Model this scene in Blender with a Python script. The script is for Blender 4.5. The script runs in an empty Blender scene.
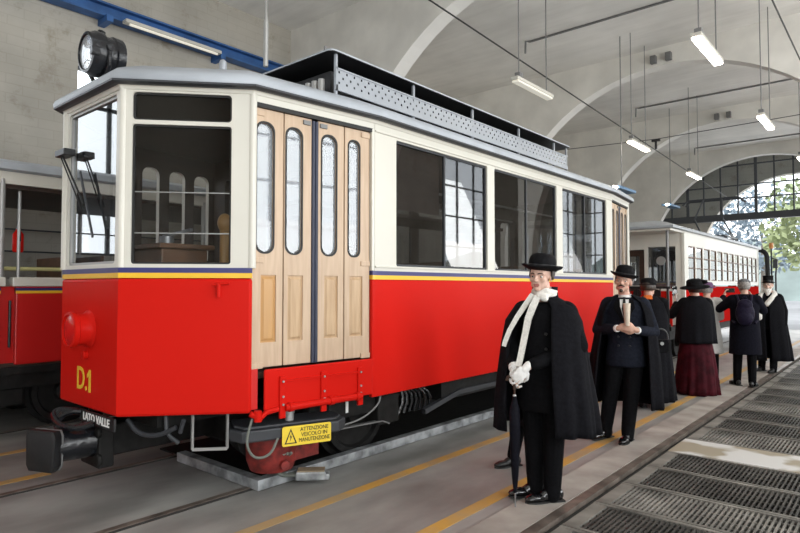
WORLD = 3.0; EXPO = 0.15
import bpy, bmesh, math, random
from mathutils import Vector, Matrix
random.seed(7)
PI = math.pi
scn = bpy.context.scene
COL = scn.collection
V = Vector

# ------------------------------------------------------------------ materials
def mat(name, col, rough=0.5, metal=0.0, var=0.0, scale=6.0, bump=0.0, coat=0.0, spec=0.5, stretch=(1, 1, 1), col2=None, detail=4.0, contrast=(0.35, 0.65)):
    m = bpy.data.materials.new(name); m.use_nodes = True
    nt = m.node_tree; b = nt.nodes['Principled BSDF']
    b.inputs['Base Color'].default_value = (*col, 1)
    b.inputs['Roughness'].default_value = rough
    b.inputs['Metallic'].default_value = metal
    b.inputs['Specular IOR Level'].default_value = spec
    b.inputs['Coat Weight'].default_value = coat
    b.inputs['Coat Roughness'].default_value = 0.08
    if var > 0 or bump > 0 or col2:
        tc = nt.nodes.new('ShaderNodeTexCoord'); mp = nt.nodes.new('ShaderNodeMapping')
        mp.inputs['Scale'].default_value = stretch
        nz = nt.nodes.new('ShaderNodeTexNoise'); nz.inputs['Scale'].default_value = scale; nz.inputs['Detail'].default_value = detail
        nt.links.new(tc.outputs['Object'], mp.inputs['Vector']); nt.links.new(mp.outputs['Vector'], nz.inputs['Vector'])
        if var > 0 or col2:
            rp = nt.nodes.new('ShaderNodeValToRGB')
            c2 = col2 or tuple(max(0, c * (1 - var)) for c in col)
            c1 = col if col2 else tuple(min(1, c * (1 + var * 0.5)) for c in col)
            rp.color_ramp.elements[0].position = contrast[0]; rp.color_ramp.elements[1].position = contrast[1]
            rp.color_ramp.elements[0].color = (*c2, 1); rp.color_ramp.elements[1].color = (*c1, 1)
            nt.links.new(nz.outputs['Fac'], rp.inputs['Fac']); nt.links.new(rp.outputs['Color'], b.inputs['Base Color'])
        if bump > 0:
            bp = nt.nodes.new('ShaderNodeBump'); bp.inputs['Strength'].default_value = bump; bp.inputs['Distance'].default_value = 0.02
            nt.links.new(nz.outputs['Fac'], bp.inputs['Height']); nt.links.new(bp.outputs['Normal'], b.inputs['Normal'])
    return m

def glass(name, tint=(0.9, 0.93, 0.95), refl=0.12, rough=0.02, milky=0.0, fres=1.45):
    m = bpy.data.materials.new(name); m.use_nodes = True
    nt = m.node_tree; nt.nodes.remove(nt.nodes['Principled BSDF'])
    out = nt.nodes['Material Output']
    tr = nt.nodes.new('ShaderNodeBsdfTransparent'); tr.inputs['Color'].default_value = (*tint, 1)
    gl = nt.nodes.new('ShaderNodeBsdfGlossy'); gl.inputs['Roughness'].default_value = rough
    fr = nt.nodes.new('ShaderNodeFresnel'); fr.inputs['IOR'].default_value = fres
    ad = nt.nodes.new('ShaderNodeMath'); ad.operation = 'ADD'; ad.use_clamp = True; ad.inputs[1].default_value = refl
    nt.links.new(fr.outputs['Fac'], ad.inputs[0])
    mx = nt.nodes.new('ShaderNodeMixShader')
    ge_ = nt.nodes.new('ShaderNodeNewGeometry'); inv = nt.nodes.new('ShaderNodeMath'); inv.operation = 'SUBTRACT'; inv.inputs[0].default_value = 1.0
    nt.links.new(ge_.outputs['Backfacing'], inv.inputs[1]); mu = nt.nodes.new('ShaderNodeMath'); mu.operation = 'MULTIPLY'
    nt.links.new(ad.outputs[0], mu.inputs[0]); nt.links.new(inv.outputs[0], mu.inputs[1])
    nt.links.new(mu.outputs[0], mx.inputs['Fac']); nt.links.new(tr.outputs[0], mx.inputs[1]); nt.links.new(gl.outputs[0], mx.inputs[2])
    last = mx
    if milky > 0:
        df = nt.nodes.new('ShaderNodeBsdfDiffuse'); df.inputs['Color'].default_value = (0.85, 0.88, 0.92, 1)
        m2 = nt.nodes.new('ShaderNodeMixShader'); m2.inputs['Fac'].default_value = milky
        nt.links.new(mx.outputs[0], m2.inputs[1]); nt.links.new(df.outputs[0], m2.inputs[2]); last = m2
    nt.links.new(last.outputs[0], out.inputs['Surface'])
    return m

def emit(name, col, s):
    m = bpy.data.materials.new(name); m.use_nodes = True
    b = m.node_tree.nodes['Principled BSDF']
    b.inputs['Base Color'].default_value = (*col, 1)
    b.inputs['Emission Color'].default_value = (*col, 1); b.inputs['Emission Strength'].default_value = s
    return m

def mat_ceiling(name, col, col2, axis):
    """board-marked concrete: fine streaks across the hall plus blotches"""
    m = mat(name, col, 0.9, var=0.12, scale=0.7)
    nt = m.node_tree; b = nt.nodes['Principled BSDF']
    tc = nt.nodes.new('ShaderNodeTexCoord'); mp = nt.nodes.new('ShaderNodeMapping')
    mp.inputs['Scale'].default_value = (0.25, 2.2, 1) if axis == 'x' else (2.2, 0.25, 1)
    nz = nt.nodes.new('ShaderNodeTexNoise'); nz.inputs['Scale'].default_value = 3.0; nz.inputs['Detail'].default_value = 5
    nt.links.new(tc.outputs['Object'], mp.inputs['Vector']); nt.links.new(mp.outputs['Vector'], nz.inputs['Vector'])
    old = b.inputs['Base Color'].links[0].from_socket
    rp = nt.nodes.new('ShaderNodeValToRGB')
    rp.color_ramp.elements[0].position = 0.32; rp.color_ramp.elements[1].position = 0.62
    rp.color_ramp.elements[0].color = (*col2, 1); rp.color_ramp.elements[1].color = (1, 1, 1, 1)
    mx = nt.nodes.new('ShaderNodeMixRGB'); mx.blend_type = 'MULTIPLY'; mx.inputs['Fac'].default_value = 1
    nt.links.new(nz.outputs['Fac'], rp.inputs['Fac']); nt.links.new(old, mx.inputs[1]); nt.links.new(rp.outputs['Color'], mx.inputs[2])
    nt.links.new(mx.outputs[0], b.inputs['Base Color'])
    return m

M = {}
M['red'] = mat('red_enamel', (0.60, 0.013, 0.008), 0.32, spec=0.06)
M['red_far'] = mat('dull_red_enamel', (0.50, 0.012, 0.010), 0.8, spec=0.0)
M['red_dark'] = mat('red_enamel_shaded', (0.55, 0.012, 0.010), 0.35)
M['red_old'] = mat('rusty_red_paint', (0.20, 0.018, 0.014), 0.6, var=0.5, scale=14, bump=0.2)
M['cream'] = mat('cream_enamel', (0.70, 0.68, 0.61), 0.3, spec=.3, var=0.03, scale=1.5)
M['blue_line'] = mat('navy_line_paint', (0.035, 0.035, 0.16), 0.35)
M['yellow_line'] = mat('yellow_line_paint', (0.85, 0.50, 0.03), 0.35)
M['yellow'] = mat('yellow_lettering_paint', (0.80, 0.55, 0.04), 0.45)
M['white'] = mat('white_paint', (0.85, 0.85, 0.83), 0.5)
M['signyellow'] = mat('yellow_sign_sheet', (0.85, 0.62, 0.05), 0.4)
M['ink'] = mat('black_ink', (0.012, 0.012, 0.012), 0.6)
M['roof'] = mat('grey_roof_paint', (0.44, 0.475, 0.52), 0.45, var=0.1, scale=3)
M['roof_light'] = mat('pale_grey_metal', (0.36, 0.385, 0.42), 0.4, metal=0.2)
M['rubber_edge'] = mat('dark_grey_gutter', (0.036, 0.039, 0.045), 0.5)
M['black'] = mat('black_paint', (0.010, 0.010, 0.011), 0.45, var=0.3, scale=9)
M['black_gloss'] = mat('black_gloss_enamel', (0.010, 0.011, 0.014), 0.22, var=0.3, scale=30, bump=0.25)
M['under'] = mat('oily_black_iron', (0.011, 0.0105, 0.010), 0.6, spec=.25, var=0.5, scale=12, bump=0.2)
M['steel'] = mat('worn_steel', (0.30, 0.30, 0.31), 0.4, metal=0.7, var=0.3, scale=8)
M['galv'] = mat('galvanised_steel', (0.42, 0.44, 0.455), 0.45, metal=0.5, var=0.55, scale=7, bump=0.05)
M['zinc'] = mat('zinc_grey_metal', (0.40, 0.40, 0.39), 0.45, metal=0.5)
M['wood'] = mat('limed_oak', (0.58, 0.43, 0.30), 0.45, stretch=(6, 6, 0.5), scale=5, var=0.16, col2=(0.50, 0.355, 0.24))
M['wood_warm'] = mat('varnished_oak', (0.54, 0.30, 0.11), 0.35, stretch=(6, 6, 0.4), scale=5, col2=(0.50, 0.28, 0.11))
M['wood_panel'] = mat('oak_panel', (0.56, 0.39, 0.235), 0.42, stretch=(6, 6, 0.5), scale=5, col2=(0.47, 0.31, 0.175))
M['rail'] = mat('brown_worn_rail', (0.20, 0.165, 0.14), 0.45, metal=.4, var=.5, scale=5)
M['wood_dark'] = mat('dark_brown_interior', (0.045, 0.022, 0.013), 0.5, stretch=(1, 1, 6), scale=3, var=0.3)
M['seat'] = mat('brown_slatted_seat', (0.16, 0.075, 0.035), 0.45, var=0.3, scale=6)
M['navy'] = mat('navy_rubber_strip', (0.030, 0.036, 0.065), 0.5)
M['plaster'] = mat('grimy_plaster', (0.47, 0.445, 0.395), 0.95, scale=0.9, var=0.2, bump=0.08, detail=10, contrast=(0.25, 0.6))
nt_ = M['plaster'].node_tree; b_ = nt_.nodes['Principled BSDF']; tc_ = nt_.nodes.new('ShaderNodeTexCoord'); sx_ = nt_.nodes.new('ShaderNodeSeparateXYZ'); cx_ = nt_.nodes.new('ShaderNodeCombineXYZ')
ad_ = nt_.nodes.new('ShaderNodeMath'); ad_.operation = 'ADD'
nt_.links.new(tc_.outputs['Object'], sx_.inputs[0]); nt_.links.new(sx_.outputs['X'], ad_.inputs[0]); nt_.links.new(sx_.outputs['Y'], ad_.inputs[1]); nt_.links.new(ad_.outputs[0], cx_.inputs['X']); nt_.links.new(sx_.outputs['Z'], cx_.inputs['Y'])
br_ = nt_.nodes.new('ShaderNodeTexBrick'); br_.inputs['Scale'].default_value = 1.0; br_.inputs['Brick Width'].default_value = .42; br_.inputs['Row Height'].default_value = .14; br_.inputs['Mortar Size'].default_value = .010; br_.inputs['Mortar Smooth'].default_value = .8
br_.inputs['Color1'].default_value = (1, 1, 1, 1); br_.inputs['Color2'].default_value = (.955, .95, .94, 1); br_.inputs['Mortar'].default_value = (.90, .89, .87, 1)
n2_ = nt_.nodes.new('ShaderNodeTexNoise'); n2_.inputs['Scale'].default_value = 2.3; n2_.inputs['Detail'].default_value = 12; n2_.inputs['Roughness'].default_value = .7
r2_ = nt_.nodes.new('ShaderNodeValToRGB'); r2_.color_ramp.elements[0].position = .30; r2_.color_ramp.elements[1].position = .46; r2_.color_ramp.elements[0].color = (.70, .66, .60, 1); r2_.color_ramp.elements[1].color = (1, 1, 1, 1)
nt_.links.new(tc_.outputs['Object'], n2_.inputs['Vector']); nt_.links.new(n2_.outputs['Fac'], r2_.inputs['Fac'])
old_ = b_.inputs['Base Color'].links[0].from_socket
m1_ = nt_.nodes.new('ShaderNodeMixRGB'); m1_.blend_type = 'MULTIPLY'; m1_.inputs['Fac'].default_value = 1; m2_ = nt_.nodes.new('ShaderNodeMixRGB'); m2_.blend_type = 'MULTIPLY'; m2_.inputs['Fac'].default_value = 1
nt_.links.new(cx_.outputs[0], br_.inputs['Vector']); nt_.links.new(old_, m1_.inputs[1]); nt_.links.new(br_.outputs['Color'], m1_.inputs[2])
nt_.links.new(m1_.outputs[0], m2_.inputs[1]); nt_.links.new(r2_.outputs['Color'], m2_.inputs[2]); nt_.links.new(m2_.outputs[0], b_.inputs['Base Color'])
M['concrete'] = mat('off_white_concrete', (0.82, 0.80, 0.75), 0.95, scale=1.1, var=0.14, detail=8)
M['ceil'] = mat_ceiling('board_marked_ceiling', (0.90, 0.88, 0.845), (0.93, 0.93, 0.925), 'x')
M['intrados'] = mat('smooth_pale_concrete', (0.86, 0.84, 0.80), 0.9, scale=1.0, var=0.08)
M['floor'] = mat('worn_concrete_floor', (0.335, 0.33, 0.312), 0.48, scale=1.3, col2=(0.175, 0.172, 0.163), detail=10, bump=0.03, stretch=(1.6, 0.7, 1))
M['kerb'] = mat('pale_concrete_edge', (0.42, 0.385, 0.345), 0.7, scale=2.5, col2=(0.26, 0.23, 0.205), detail=8, bump=0.06)
M['slab'] = mat('white_limewashed_slab', (0.60, 0.59, 0.57), 0.7, scale=1.3, col2=(0.33, 0.285, 0.21), contrast=(0.47, 0.52), detail=3)
M['orange_paint'] = mat('worn_orange_floor_paint', (0.52, 0.29, 0.06), 0.6, scale=3.2, col2=(0.38, 0.27, 0.14), detail=9, contrast=(0.36, 0.60))
M['pit'] = mat('dark_pit', (0.03, 0.028, 0.026), 0.9)
M['grate'] = mat('dirty_grate_steel', (0.085, 0.078, 0.07), 0.55, metal=0.45, var=0.6, scale=2.2)
M['grate_light'] = mat('dusty_grate_steel', (0.24, 0.225, 0.20), 0.6, metal=0.3, var=0.55, scale=2.5)
M['blue'] = mat('blue_girder_paint', (0.035, 0.12, 0.33), 0.5, var=0.25, scale=4)
M['blue_pale'] = mat('pale_blue_paint', (0.12, 0.22, 0.36), 0.5)
M['iron'] = mat('dark_grey_frame', (0.055, 0.06, 0.068), 0.5)
M['conduit'] = mat('grey_conduit', (0.20, 0.20, 0.20), 0.5, metal=0.3)
M['lamp_on'] = emit('lit_diffuser', (1.0, 0.93, 0.78), 20.0)
M['lamp_half'] = emit('faint_diffuser', (0.80, 0.76, 0.66), 0.35)
M['lamp_body'] = mat('cream_lamp_housing', (0.62, 0.60, 0.54), 0.5)
M['glass'] = glass('window_glass', (0.66, 0.67, 0.68), 0.09)
M['glass_front'] = glass('windscreen_glass', (0.62, 0.66, 0.70), 0.30)
M['glass_side'] = glass('dark_side_glass', (0.55, 0.55, 0.55), 0.03)
M['glass_corner'] = glass('clear_cab_glass', (0.86, 0.87, 0.87), 0.01)
M['glass_door'] = glass('milky_door_glass', (0.70, 0.76, 0.82), 0.07, rough=0.035, milky=0.22)  # milky white mixed in to paint the panes' bright reflection
M['glass_hall'] = glass('hall_glazing', (0.93, 0.95, 0.96), 0.02)
M['glass_haze'] = glass('dusty_hall_glazing', (0.55, 0.57, 0.60), 0.02, milky=0.25)
M['lens'] = glass('lamp_lens', (0.95, 0.95, 0.95), 0.25, milky=0.25)
M['reflector'] = mat('silvered_reflector', (0.85, 0.86, 0.88), 0.15, metal=1.0)
M['red_lens'] = mat('red_lamp_lens', (0.60, 0.012, 0.012), 0.2, coat=0.5)
M['cable'] = mat('black_cable', (0.02, 0.02, 0.022), 0.5)
M['cable_grey'] = mat('grey_green_cable', (0.14, 0.15, 0.13), 0.5)
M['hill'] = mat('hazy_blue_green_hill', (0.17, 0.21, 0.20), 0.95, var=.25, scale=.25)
M['asphalt'] = mat('sunlit_yard', (0.21, 0.215, 0.22), 0.9, var=0.1, scale=0.5)
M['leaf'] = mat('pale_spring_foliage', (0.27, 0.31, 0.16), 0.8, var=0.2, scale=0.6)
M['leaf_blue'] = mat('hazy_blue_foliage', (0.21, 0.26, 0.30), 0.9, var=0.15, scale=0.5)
M['bark'] = mat('grey_bark', (0.22, 0.19, 0.16), 0.9)
M['amber'] = mat('amber_beacon', (0.75, 0.30, 0.08), 0.3)

# ------------------------------------------------------------------ mesh helpers
ORI = {}
def setp(o, label=None, cat=None, group=None, kind=None):
    if label: o['label'] = label
    if cat: o['category'] = cat
    if group: o['group'] = group
    if kind: o['kind'] = kind
    return o
def empty(name, loc=(0, 0, 0), label=None, cat=None, group=None, rz=0.0):
    o = bpy.data.objects.new(name, None); COL.objects.link(o)
    o.location = loc; o.rotation_euler = (0, 0, rz); ORI[o.name] = V(loc); o.empty_display_size = 0.1
    return setp(o, label, cat, group)
def copy_tree(o, parent=None):
    c = o.copy(); COL.objects.link(c); c.parent = parent
    ORI[c.name] = ORI.get(o.name, V((0, 0, 0))).copy()
    for ch in list(o.children): copy_tree(ch, c)
    return c

def inset(poly, d):
    """offset a closed ccw polygon outwards by d (miter)"""
    n = len(poly); out = []
    for i in range(n):
        p0, p1, p2 = V(poly[i - 1]), V(poly[i]), V(poly[(i + 1) % n])
        t0 = (p1 - p0).normalized(); t1 = (p2 - p1).normalized()
        n0 = V((t0.y, -t0.x)); n1 = V((t1.y, -t1.x)); b = (n0 + n1)
        k = d / max(0.35, 1 + n0.dot(n1))
        out.append(p1 + b * k)
    return out

class MB:
    def __init__(s): s.bm = bmesh.new(); s.mi = 0
    def _f(s, vs):
        try:
            f = s.bm.faces.new(vs); f.material_index = s.mi; return f
        except ValueError: return None
    def hexa(s, p):  # 8 points, bottom ring then top ring
        v = [s.bm.verts.new(q) for q in p]
        for a in ((3, 2, 1, 0), (4, 5, 6, 7), (0, 1, 5, 4), (1, 2, 6, 5), (2, 3, 7, 6), (3, 0, 4, 7)): s._f([v[i] for i in a])
        return s
    def box(s, x0, x1, y0, y1, z0, z1):
        return s.hexa([(x0, y0, z0), (x1, y0, z0), (x1, y1, z0), (x0, y1, z0), (x0, y0, z1), (x1, y0, z1), (x1, y1, z1), (x0, y1, z1)])
    def obox(s, c, u, v, w):  # centre and three half-vectors
        c, u, v, w = V(c), V(u), V(v), V(w)
        return s.hexa([c - u - v - w, c + u - v - w, c + u + v - w, c - u + v - w, c - u - v + w, c + u - v + w, c + u + v + w, c - u + v + w])
    def bar(s, a, b, w, h, up=(0, 0, 1)):
        a, b = V(a), V(b); t = (b - a); L = t.length; t.normalize()
        sd = t.cross(V(up))
        if sd.length < 1e-4: sd = t.cross(V((1, 0, 0)))
        sd.normalize(); n = sd.cross(t)
        return s.obox((a + b) / 2, t * L / 2, sd * w / 2, n * h / 2)
    def loft(s, rings, caps=True, closed=True):
        R = [[s.bm.verts.new(p) for p in r] for r in rings]
        n = len(R[0])
        for a, b in zip(R, R[1:]):
            for i in range(n if closed else n - 1):
                j = (i + 1) % n
                s._f([a[i], a[j], b[j], b[i]])
        if caps and closed:
            s._f(list(reversed(R[0]))); s._f(R[-1])
        return s
    def cyl(s, a, b, r0, r1=None, n=14, caps=True):
        r1 = r0 if r1 is None else r1
        a, b = V(a), V(b); t = (b - a).normalized()
        u = t.orthogonal().normalized(); w = t.cross(u)
        ring = lambda c, r: [c + (u * math.cos(2 * PI * i / n) + w * math.sin(2 * PI * i / n)) * r for i in range(n)]
        return s.loft([ring(a, r0), ring(b, r1)], caps)
    def lathe(s, a, axis, prof, n=20, caps=True):  # prof: (dist along axis, radius)
        a, t = V(a), V(axis).normalized(); u = t.orthogonal().normalized(); w = t.cross(u)
        return s.loft([[a + t * d + (u * math.cos(2 * PI * i / n) + w * math.sin(2 * PI * i / n)) * r for i in range(n)] for d, r in prof], caps)
    def tube(s, pts, r, n=8, smooth=0):
        P = [V(p) for p in pts]
        for _ in range(smooth):
            Q = [P[0]]
            for a, b in zip(P, P[1:]): Q += [a * .75 + b * .25, a * .25 + b * .75]
            P = Q + [P[-1]]
        rs = [r] * len(P)
        if isinstance(r, (list, tuple)):
            rs = []
            for i in range(len(P)):
                q = i * (len(r) - 1) / (len(P) - 1); k = min(int(q), len(r) - 2); rs.append(r[k] + (r[k + 1] - r[k]) * (q - k))
        u = None; rings = []
        for i, p in enumerate(P):
            t = (P[min(i + 1, len(P) - 1)] - P[max(i - 1, 0)]).normalized()
            if u is None: u = t.orthogonal().normalized()
            u = (u - t * u.dot(t)).normalized(); w = t.cross(u)
            rings.append([p + (u * math.cos(2 * PI * k / n) + w * math.sin(2 * PI * k / n)) * rs[i] for k in range(n)])
        return s.loft(rings)
    def ell(s, c, r, rot=None, nu=14, nv=9):
        c = V(c); rot = rot or Matrix.Identity(3)
        top = s.bm.verts.new(c + rot @ V((0, 0, r[2]))); bot = s.bm.verts.new(c + rot @ V((0, 0, -r[2])))
        R = []
        for j in range(1, nv):
            th = PI * j / nv
            R.append([s.bm.verts.new(c + rot @ V((r[0] * math.sin(th) * math.cos(2 * PI * i / nu), r[1] * math.sin(th) * math.sin(2 * PI * i / nu), r[2] * math.cos(th)))) for i in range(nu)])
        for i in range(nu):
            j = (i + 1) % nu
            s._f([top, R[0][i], R[0][j]]); s._f([bot, R[-1][j], R[-1][i]])
            for a, b in zip(R, R[1:]): s._f([a[i], b[i], b[j], a[j]])
        return s
    def prism(s, outer, holes, o, u, v, n, depth, inner_mi=None):
        """flat shape with holes in the frame (o,u,v), pushed along n by depth"""
        o, u, v, n = V(o), V(u), V(v), V(n)
        loops = [outer] + list(holes); b2 = bmesh.new(); edges = []
        for lp in loops:
            vs = [b2.verts.new((p[0], p[1], 0)) for p in lp]
            edges += [b2.edges.new((vs[i], vs[(i + 1) % len(vs)])) for i in range(len(vs))]
        bmesh.ops.triangle_fill(b2, use_beauty=True, use_dissolve=False, edges=edges)
        def inside(x, y, lp):
            c = False
            for i in range(len(lp)):
                (x0, y0), (x1, y1) = lp[i - 1], lp[i]
                if (y0 > y) != (y1 > y) and x < (x1 - x0) * (y - y0) / (y1 - y0) + x0: c = not c
            return c
        bad = [f for f in b2.faces if any(inside(f.calc_center_median().x, f.calc_center_median().y, h) for h in holes) or not inside(f.calc_center_median().x, f.calc_center_median().y, outer)]
        if bad: bmesh.ops.delete(b2, geom=bad, context='FACES_ONLY')
        ar_ = lambda lp: abs(sum(lp[i - 1][0] * lp[i][1] - lp[i][0] * lp[i - 1][1] for i in range(len(lp)))) / 2
        want, got = ar_(outer) - sum(ar_(h) for h in holes), sum(f.calc_area() for f in b2.faces)
        if abs(want - got) > 1e-3 * max(1, want): print('PRISM AREA', want, got, len(bad))
        b2.verts.index_update()
        P = [o + u * q.co.x + v * q.co.y for q in b2.verts]
        A = [s.bm.verts.new(p) for p in P]; B = [s.bm.verts.new(p + n * depth) for p in P]
        flip = u.cross(v).dot(n) > 0
        keep = s.mi
        for f in b2.faces:
            idx = [q.index for q in f.verts]
            if f.normal.z < 0: idx.reverse()
            s._f([A[i] for i in (reversed(idx) if flip else idx)])
            if inner_mi is not None: s.mi = inner_mi
            s._f([B[i] for i in (idx if flip else reversed(idx))])
            s.mi = keep
        k = 0
        for lp in loops:
            m = len(lp)
            for i in range(m):
                a, b = k + i, k + (i + 1) % m
                s._f([A[a], A[b], B[b], B[a]])
            k += m
        b2.free()
        return s
    def build(s, name, m, parent=None, smooth=False, bevel=0.0, angle=40, recalc=True, local=False):
        if recalc: bmesh.ops.recalc_face_normals(s.bm, faces=s.bm.faces)
        me = bpy.data.meshes.new(name); s.bm.to_mesh(me); s.bm.free()
        o = bpy.data.objects.new(name, me); COL.objects.link(o)
        for k in (m if isinstance(m, (list, tuple)) else [m]): me.materials.append(k)
        ORI[o.name] = V((0, 0, 0))
        if parent is not None:
            o.parent = parent
            if not local:
                g = ORI.get(parent.name, V((0, 0, 0)))
                me.transform(Matrix.Translation(-g)); ORI[o.name] = g.copy()
        if smooth:
            me.polygons.foreach_set('use_smooth', [True] * len(me.polygons)); me.set_sharp_from_angle(angle=math.radians(angle))
        if bevel > 0:
            bv = o.modifiers.new('bevel', 'BEVEL'); bv.width = bevel; bv.segments = 2; bv.limit_method = 'ANGLE'; bv.angle_limit = math.radians(50)
        return o

def rrect(x0, x1, y0, y1, r=0.0, n=5):
    if r <= 0: return [(x0, y0), (x1, y0), (x1, y1), (x0, y1)]
    P = []
    for cx, cy, a0 in ((x1 - r, y0 + r, -PI / 2), (x1 - r, y1 - r, 0), (x0 + r, y1 - r, PI / 2), (x0 + r, y0 + r, PI)):
        P += [(cx + r * math.cos(a0 + PI / 2 * i / n), cy + r * math.sin(a0 + PI / 2 * i / n)) for i in range(n + 1)]
    return P

class Facet:
    """a vertical plane from a to b (plan), outside on its right hand"""
    def __init__(s, a, b):
        s.a = V((a[0], a[1], 0)); d = V((b[0] - a[0], b[1] - a[1], 0)); s.L = d.length; s.u = d.normalized(); s.n = V((s.u.y, -s.u.x, 0))
    def p(s, q, z, out=0.0): return s.a + s.u * q + V((0, 0, z)) + s.n * out
    def panel(s, mb, outer, holes, out, thick, inner_mi=None):
        return mb.prism(outer, holes, s.a + s.n * out, s.u, V((0, 0, 1)), -s.n, thick, inner_mi)

def text_mesh(name, body, size, m, parent, origin, u, v, align='CENTER', depth=0.002, wscale=1.0, bold=0.0):
    cu = bpy.data.curves.new(name + '_c', 'FONT'); cu.body = body; cu.size = size; cu.align_x = align; cu.align_y = 'CENTER'; cu.extrude = depth; cu.offset = bold
    cu.resolution_u = 3
    t = bpy.data.objects.new(name + '_c', cu); COL.objects.link(t)
    dg = bpy.context.evaluated_depsgraph_get(); me = bpy.data.meshes.new_from_object(t.evaluated_get(dg))
    bpy.data.objects.remove(t); bpy.data.curves.remove(cu)
    u, v = V(u).normalized(), V(v).normalized(); n = u.cross(v)
    mt = Matrix(((u.x * wscale, v.x, n.x, 0), (u.y * wscale, v.y, n.y, 0), (u.z * wscale, v.z, n.z, 0), (0, 0, 0, 1)))
    g = ORI.get(parent.name, V((0, 0, 0)))
    me.transform(Matrix.Translation(V(origin) - g) @ mt)
    o = bpy.data.objects.new(name, me); COL.objects.link(o); o.parent = parent; ORI[o.name] = g.copy()
    me.materials.clear(); me.materials.append(m)
    return o
# ------------------------------------------------------------------ camera
cd = bpy.data.cameras.new('camera'); cam = bpy.data.objects.new('camera', cd); COL.objects.link(cam)
cam.location = (0, 0, 1.6); cam.rotation_euler = (math.radians(91.93), 0, math.radians(40.5))
cd.sensor_width = 36.0; cd.lens = 36.0 * 592 / 800; cd.clip_end = 400
scn.camera = cam

# ------------------------------------------------------------------ hall shell
XL, XR, YB, YE, ZC = -9.6, 4.2, -7.0, 26.2, 6.9
GX0, GX1, GY0, GY1 = -1.80, -0.36, 2.6, 20.0          # inspection pit under the grates
mb = MB()
for (x0, x1, y0, y1) in ((XL - .3, GX0 - .13, YB, YE), (GX1 + .13, XR, YB, YE), (GX0 - .13, GX1 + .13, YB, GY0), (GX0 - .13, GX1 + .13, GY1, YE)):
    mb.box(x0, x1, y0, y1, -0.2, 0.0)
fl = mb.build('floor', M['floor']); setp(fl, kind='structure')
mb = MB().box(GX0 - .13, GX1 + .13, GY0, GY1, -1.1, -1.0)
mb.box(GX0 - .13, GX0, GY0, GY1, -1.0, -.06).box(GX1, GX1 + .13, GY0, GY1, -1.0, -.06)
setp(mb.build('floor_pit', M['pit']), kind='structure')
mb = MB(); mb.prism([(YB, -.2), (YE, -.2), (YE, ZC), (YB, ZC)], [rrect(3.62, 4.32, 4.35, 5.02), rrect(-5.5, -2.5, .4, 5.6), rrect(-2.1, 1.7, 2.1, 5.6)], (XL, 0, 0), (0, 1, 0), (0, 0, 1), (-1, 0, 0), .3)
setp(mb.build('wall_left', M['plaster']), kind='structure')
WR = ((-5.6, -1.4), (-.4, 3.6), (5.3, 9.7), (10.2, 12.7), (15.5, 18.5), (23.6, 26.0))  # fourth opening is an unseen window added to brighten the upper hall
mb = MB(); mb.prism([(YB, -.2), (YE, -.2), (YE, ZC), (YB, ZC)], [rrect(a, b, .9, 6.0) for a, b in WR], (XR, 0, 0), (0, 1, 0), (0, 0, 1), (1, 0, 0), .3)
setp(mb.build('wall_right', M['plaster']), kind='structure')
mb = MB(); mb.prism([(XL - .3, -.2), (XR + .3, -.2), (XR + .3, ZC), (XL - .3, ZC)], [rrect(-9.2, -5.2, .02, 4.5)], (0, YB, 0), (1, 0, 0), (0, 0, 1), (0, -1, 0), .3)
setp(mb.build('wall_back', M['plaster']), kind='structure')
setp(MB().box(XL - .3, XR + .3, YB - .3, YE + 1.0, ZC, ZC + .2).build('ceiling', M['ceil']), kind='structure')

def arc(xc, zc, r, a0, a1, n=40): return [(xc + r * math.cos(a0 + (a1 - a0) * i / n), zc + r * math.sin(a0 + (a1 - a0) * i / n)) for i in range(n + 1)]
# four arched concrete frames across the hall, two arches each
RA, ZA = 4.0, 2.5
for i, y in enumerate((7.75, 13.6, 19.4, 25.3)):
    o1 = [(XL, ZC), (XL, 0.0), (-8.0, 0.0)] + list(reversed(arc(-4.0, ZA, RA, 0, PI))) + [(0.0, 0.0), (0.4, 0.0), (0.4, ZC)]
    m_ = MB(); m_.prism(o1, [], (0, y, 0), (1, 0, 0), (0, 0, 1), (0, 1, 0), .32)
    ob = m_.build('trim_%d' % (i + 1), [M['concrete'], M['intrados']])
    for f in ob.data.polygons:
        if abs(f.normal.y) < .5: f.material_index = 1
    setp(ob, kind='structure')

# far end wall with its two arched openings
o1 = [(XL - .3, -.2), (XL - .3, ZC), (XR + .3, ZC), (XR + .3, -.2), (4.0, -.2), (4.0, 6.3), (1.6, 6.3), (1.6, -.2), (.6, -.2), (.6, 2.6)] + arc(-3.1, 2.6, 3.3, 0, PI)[1:-1] + [(-6.4, 2.6), (-6.4, -.2)]
m_ = MB(); m_.prism(o1, [], (0, YE + .45, 0), (1, 0, 0), (0, 0, 1), (0, 1, 0), .35)
setp(m_.build('wall_end', M['plaster']), kind='structure')

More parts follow.
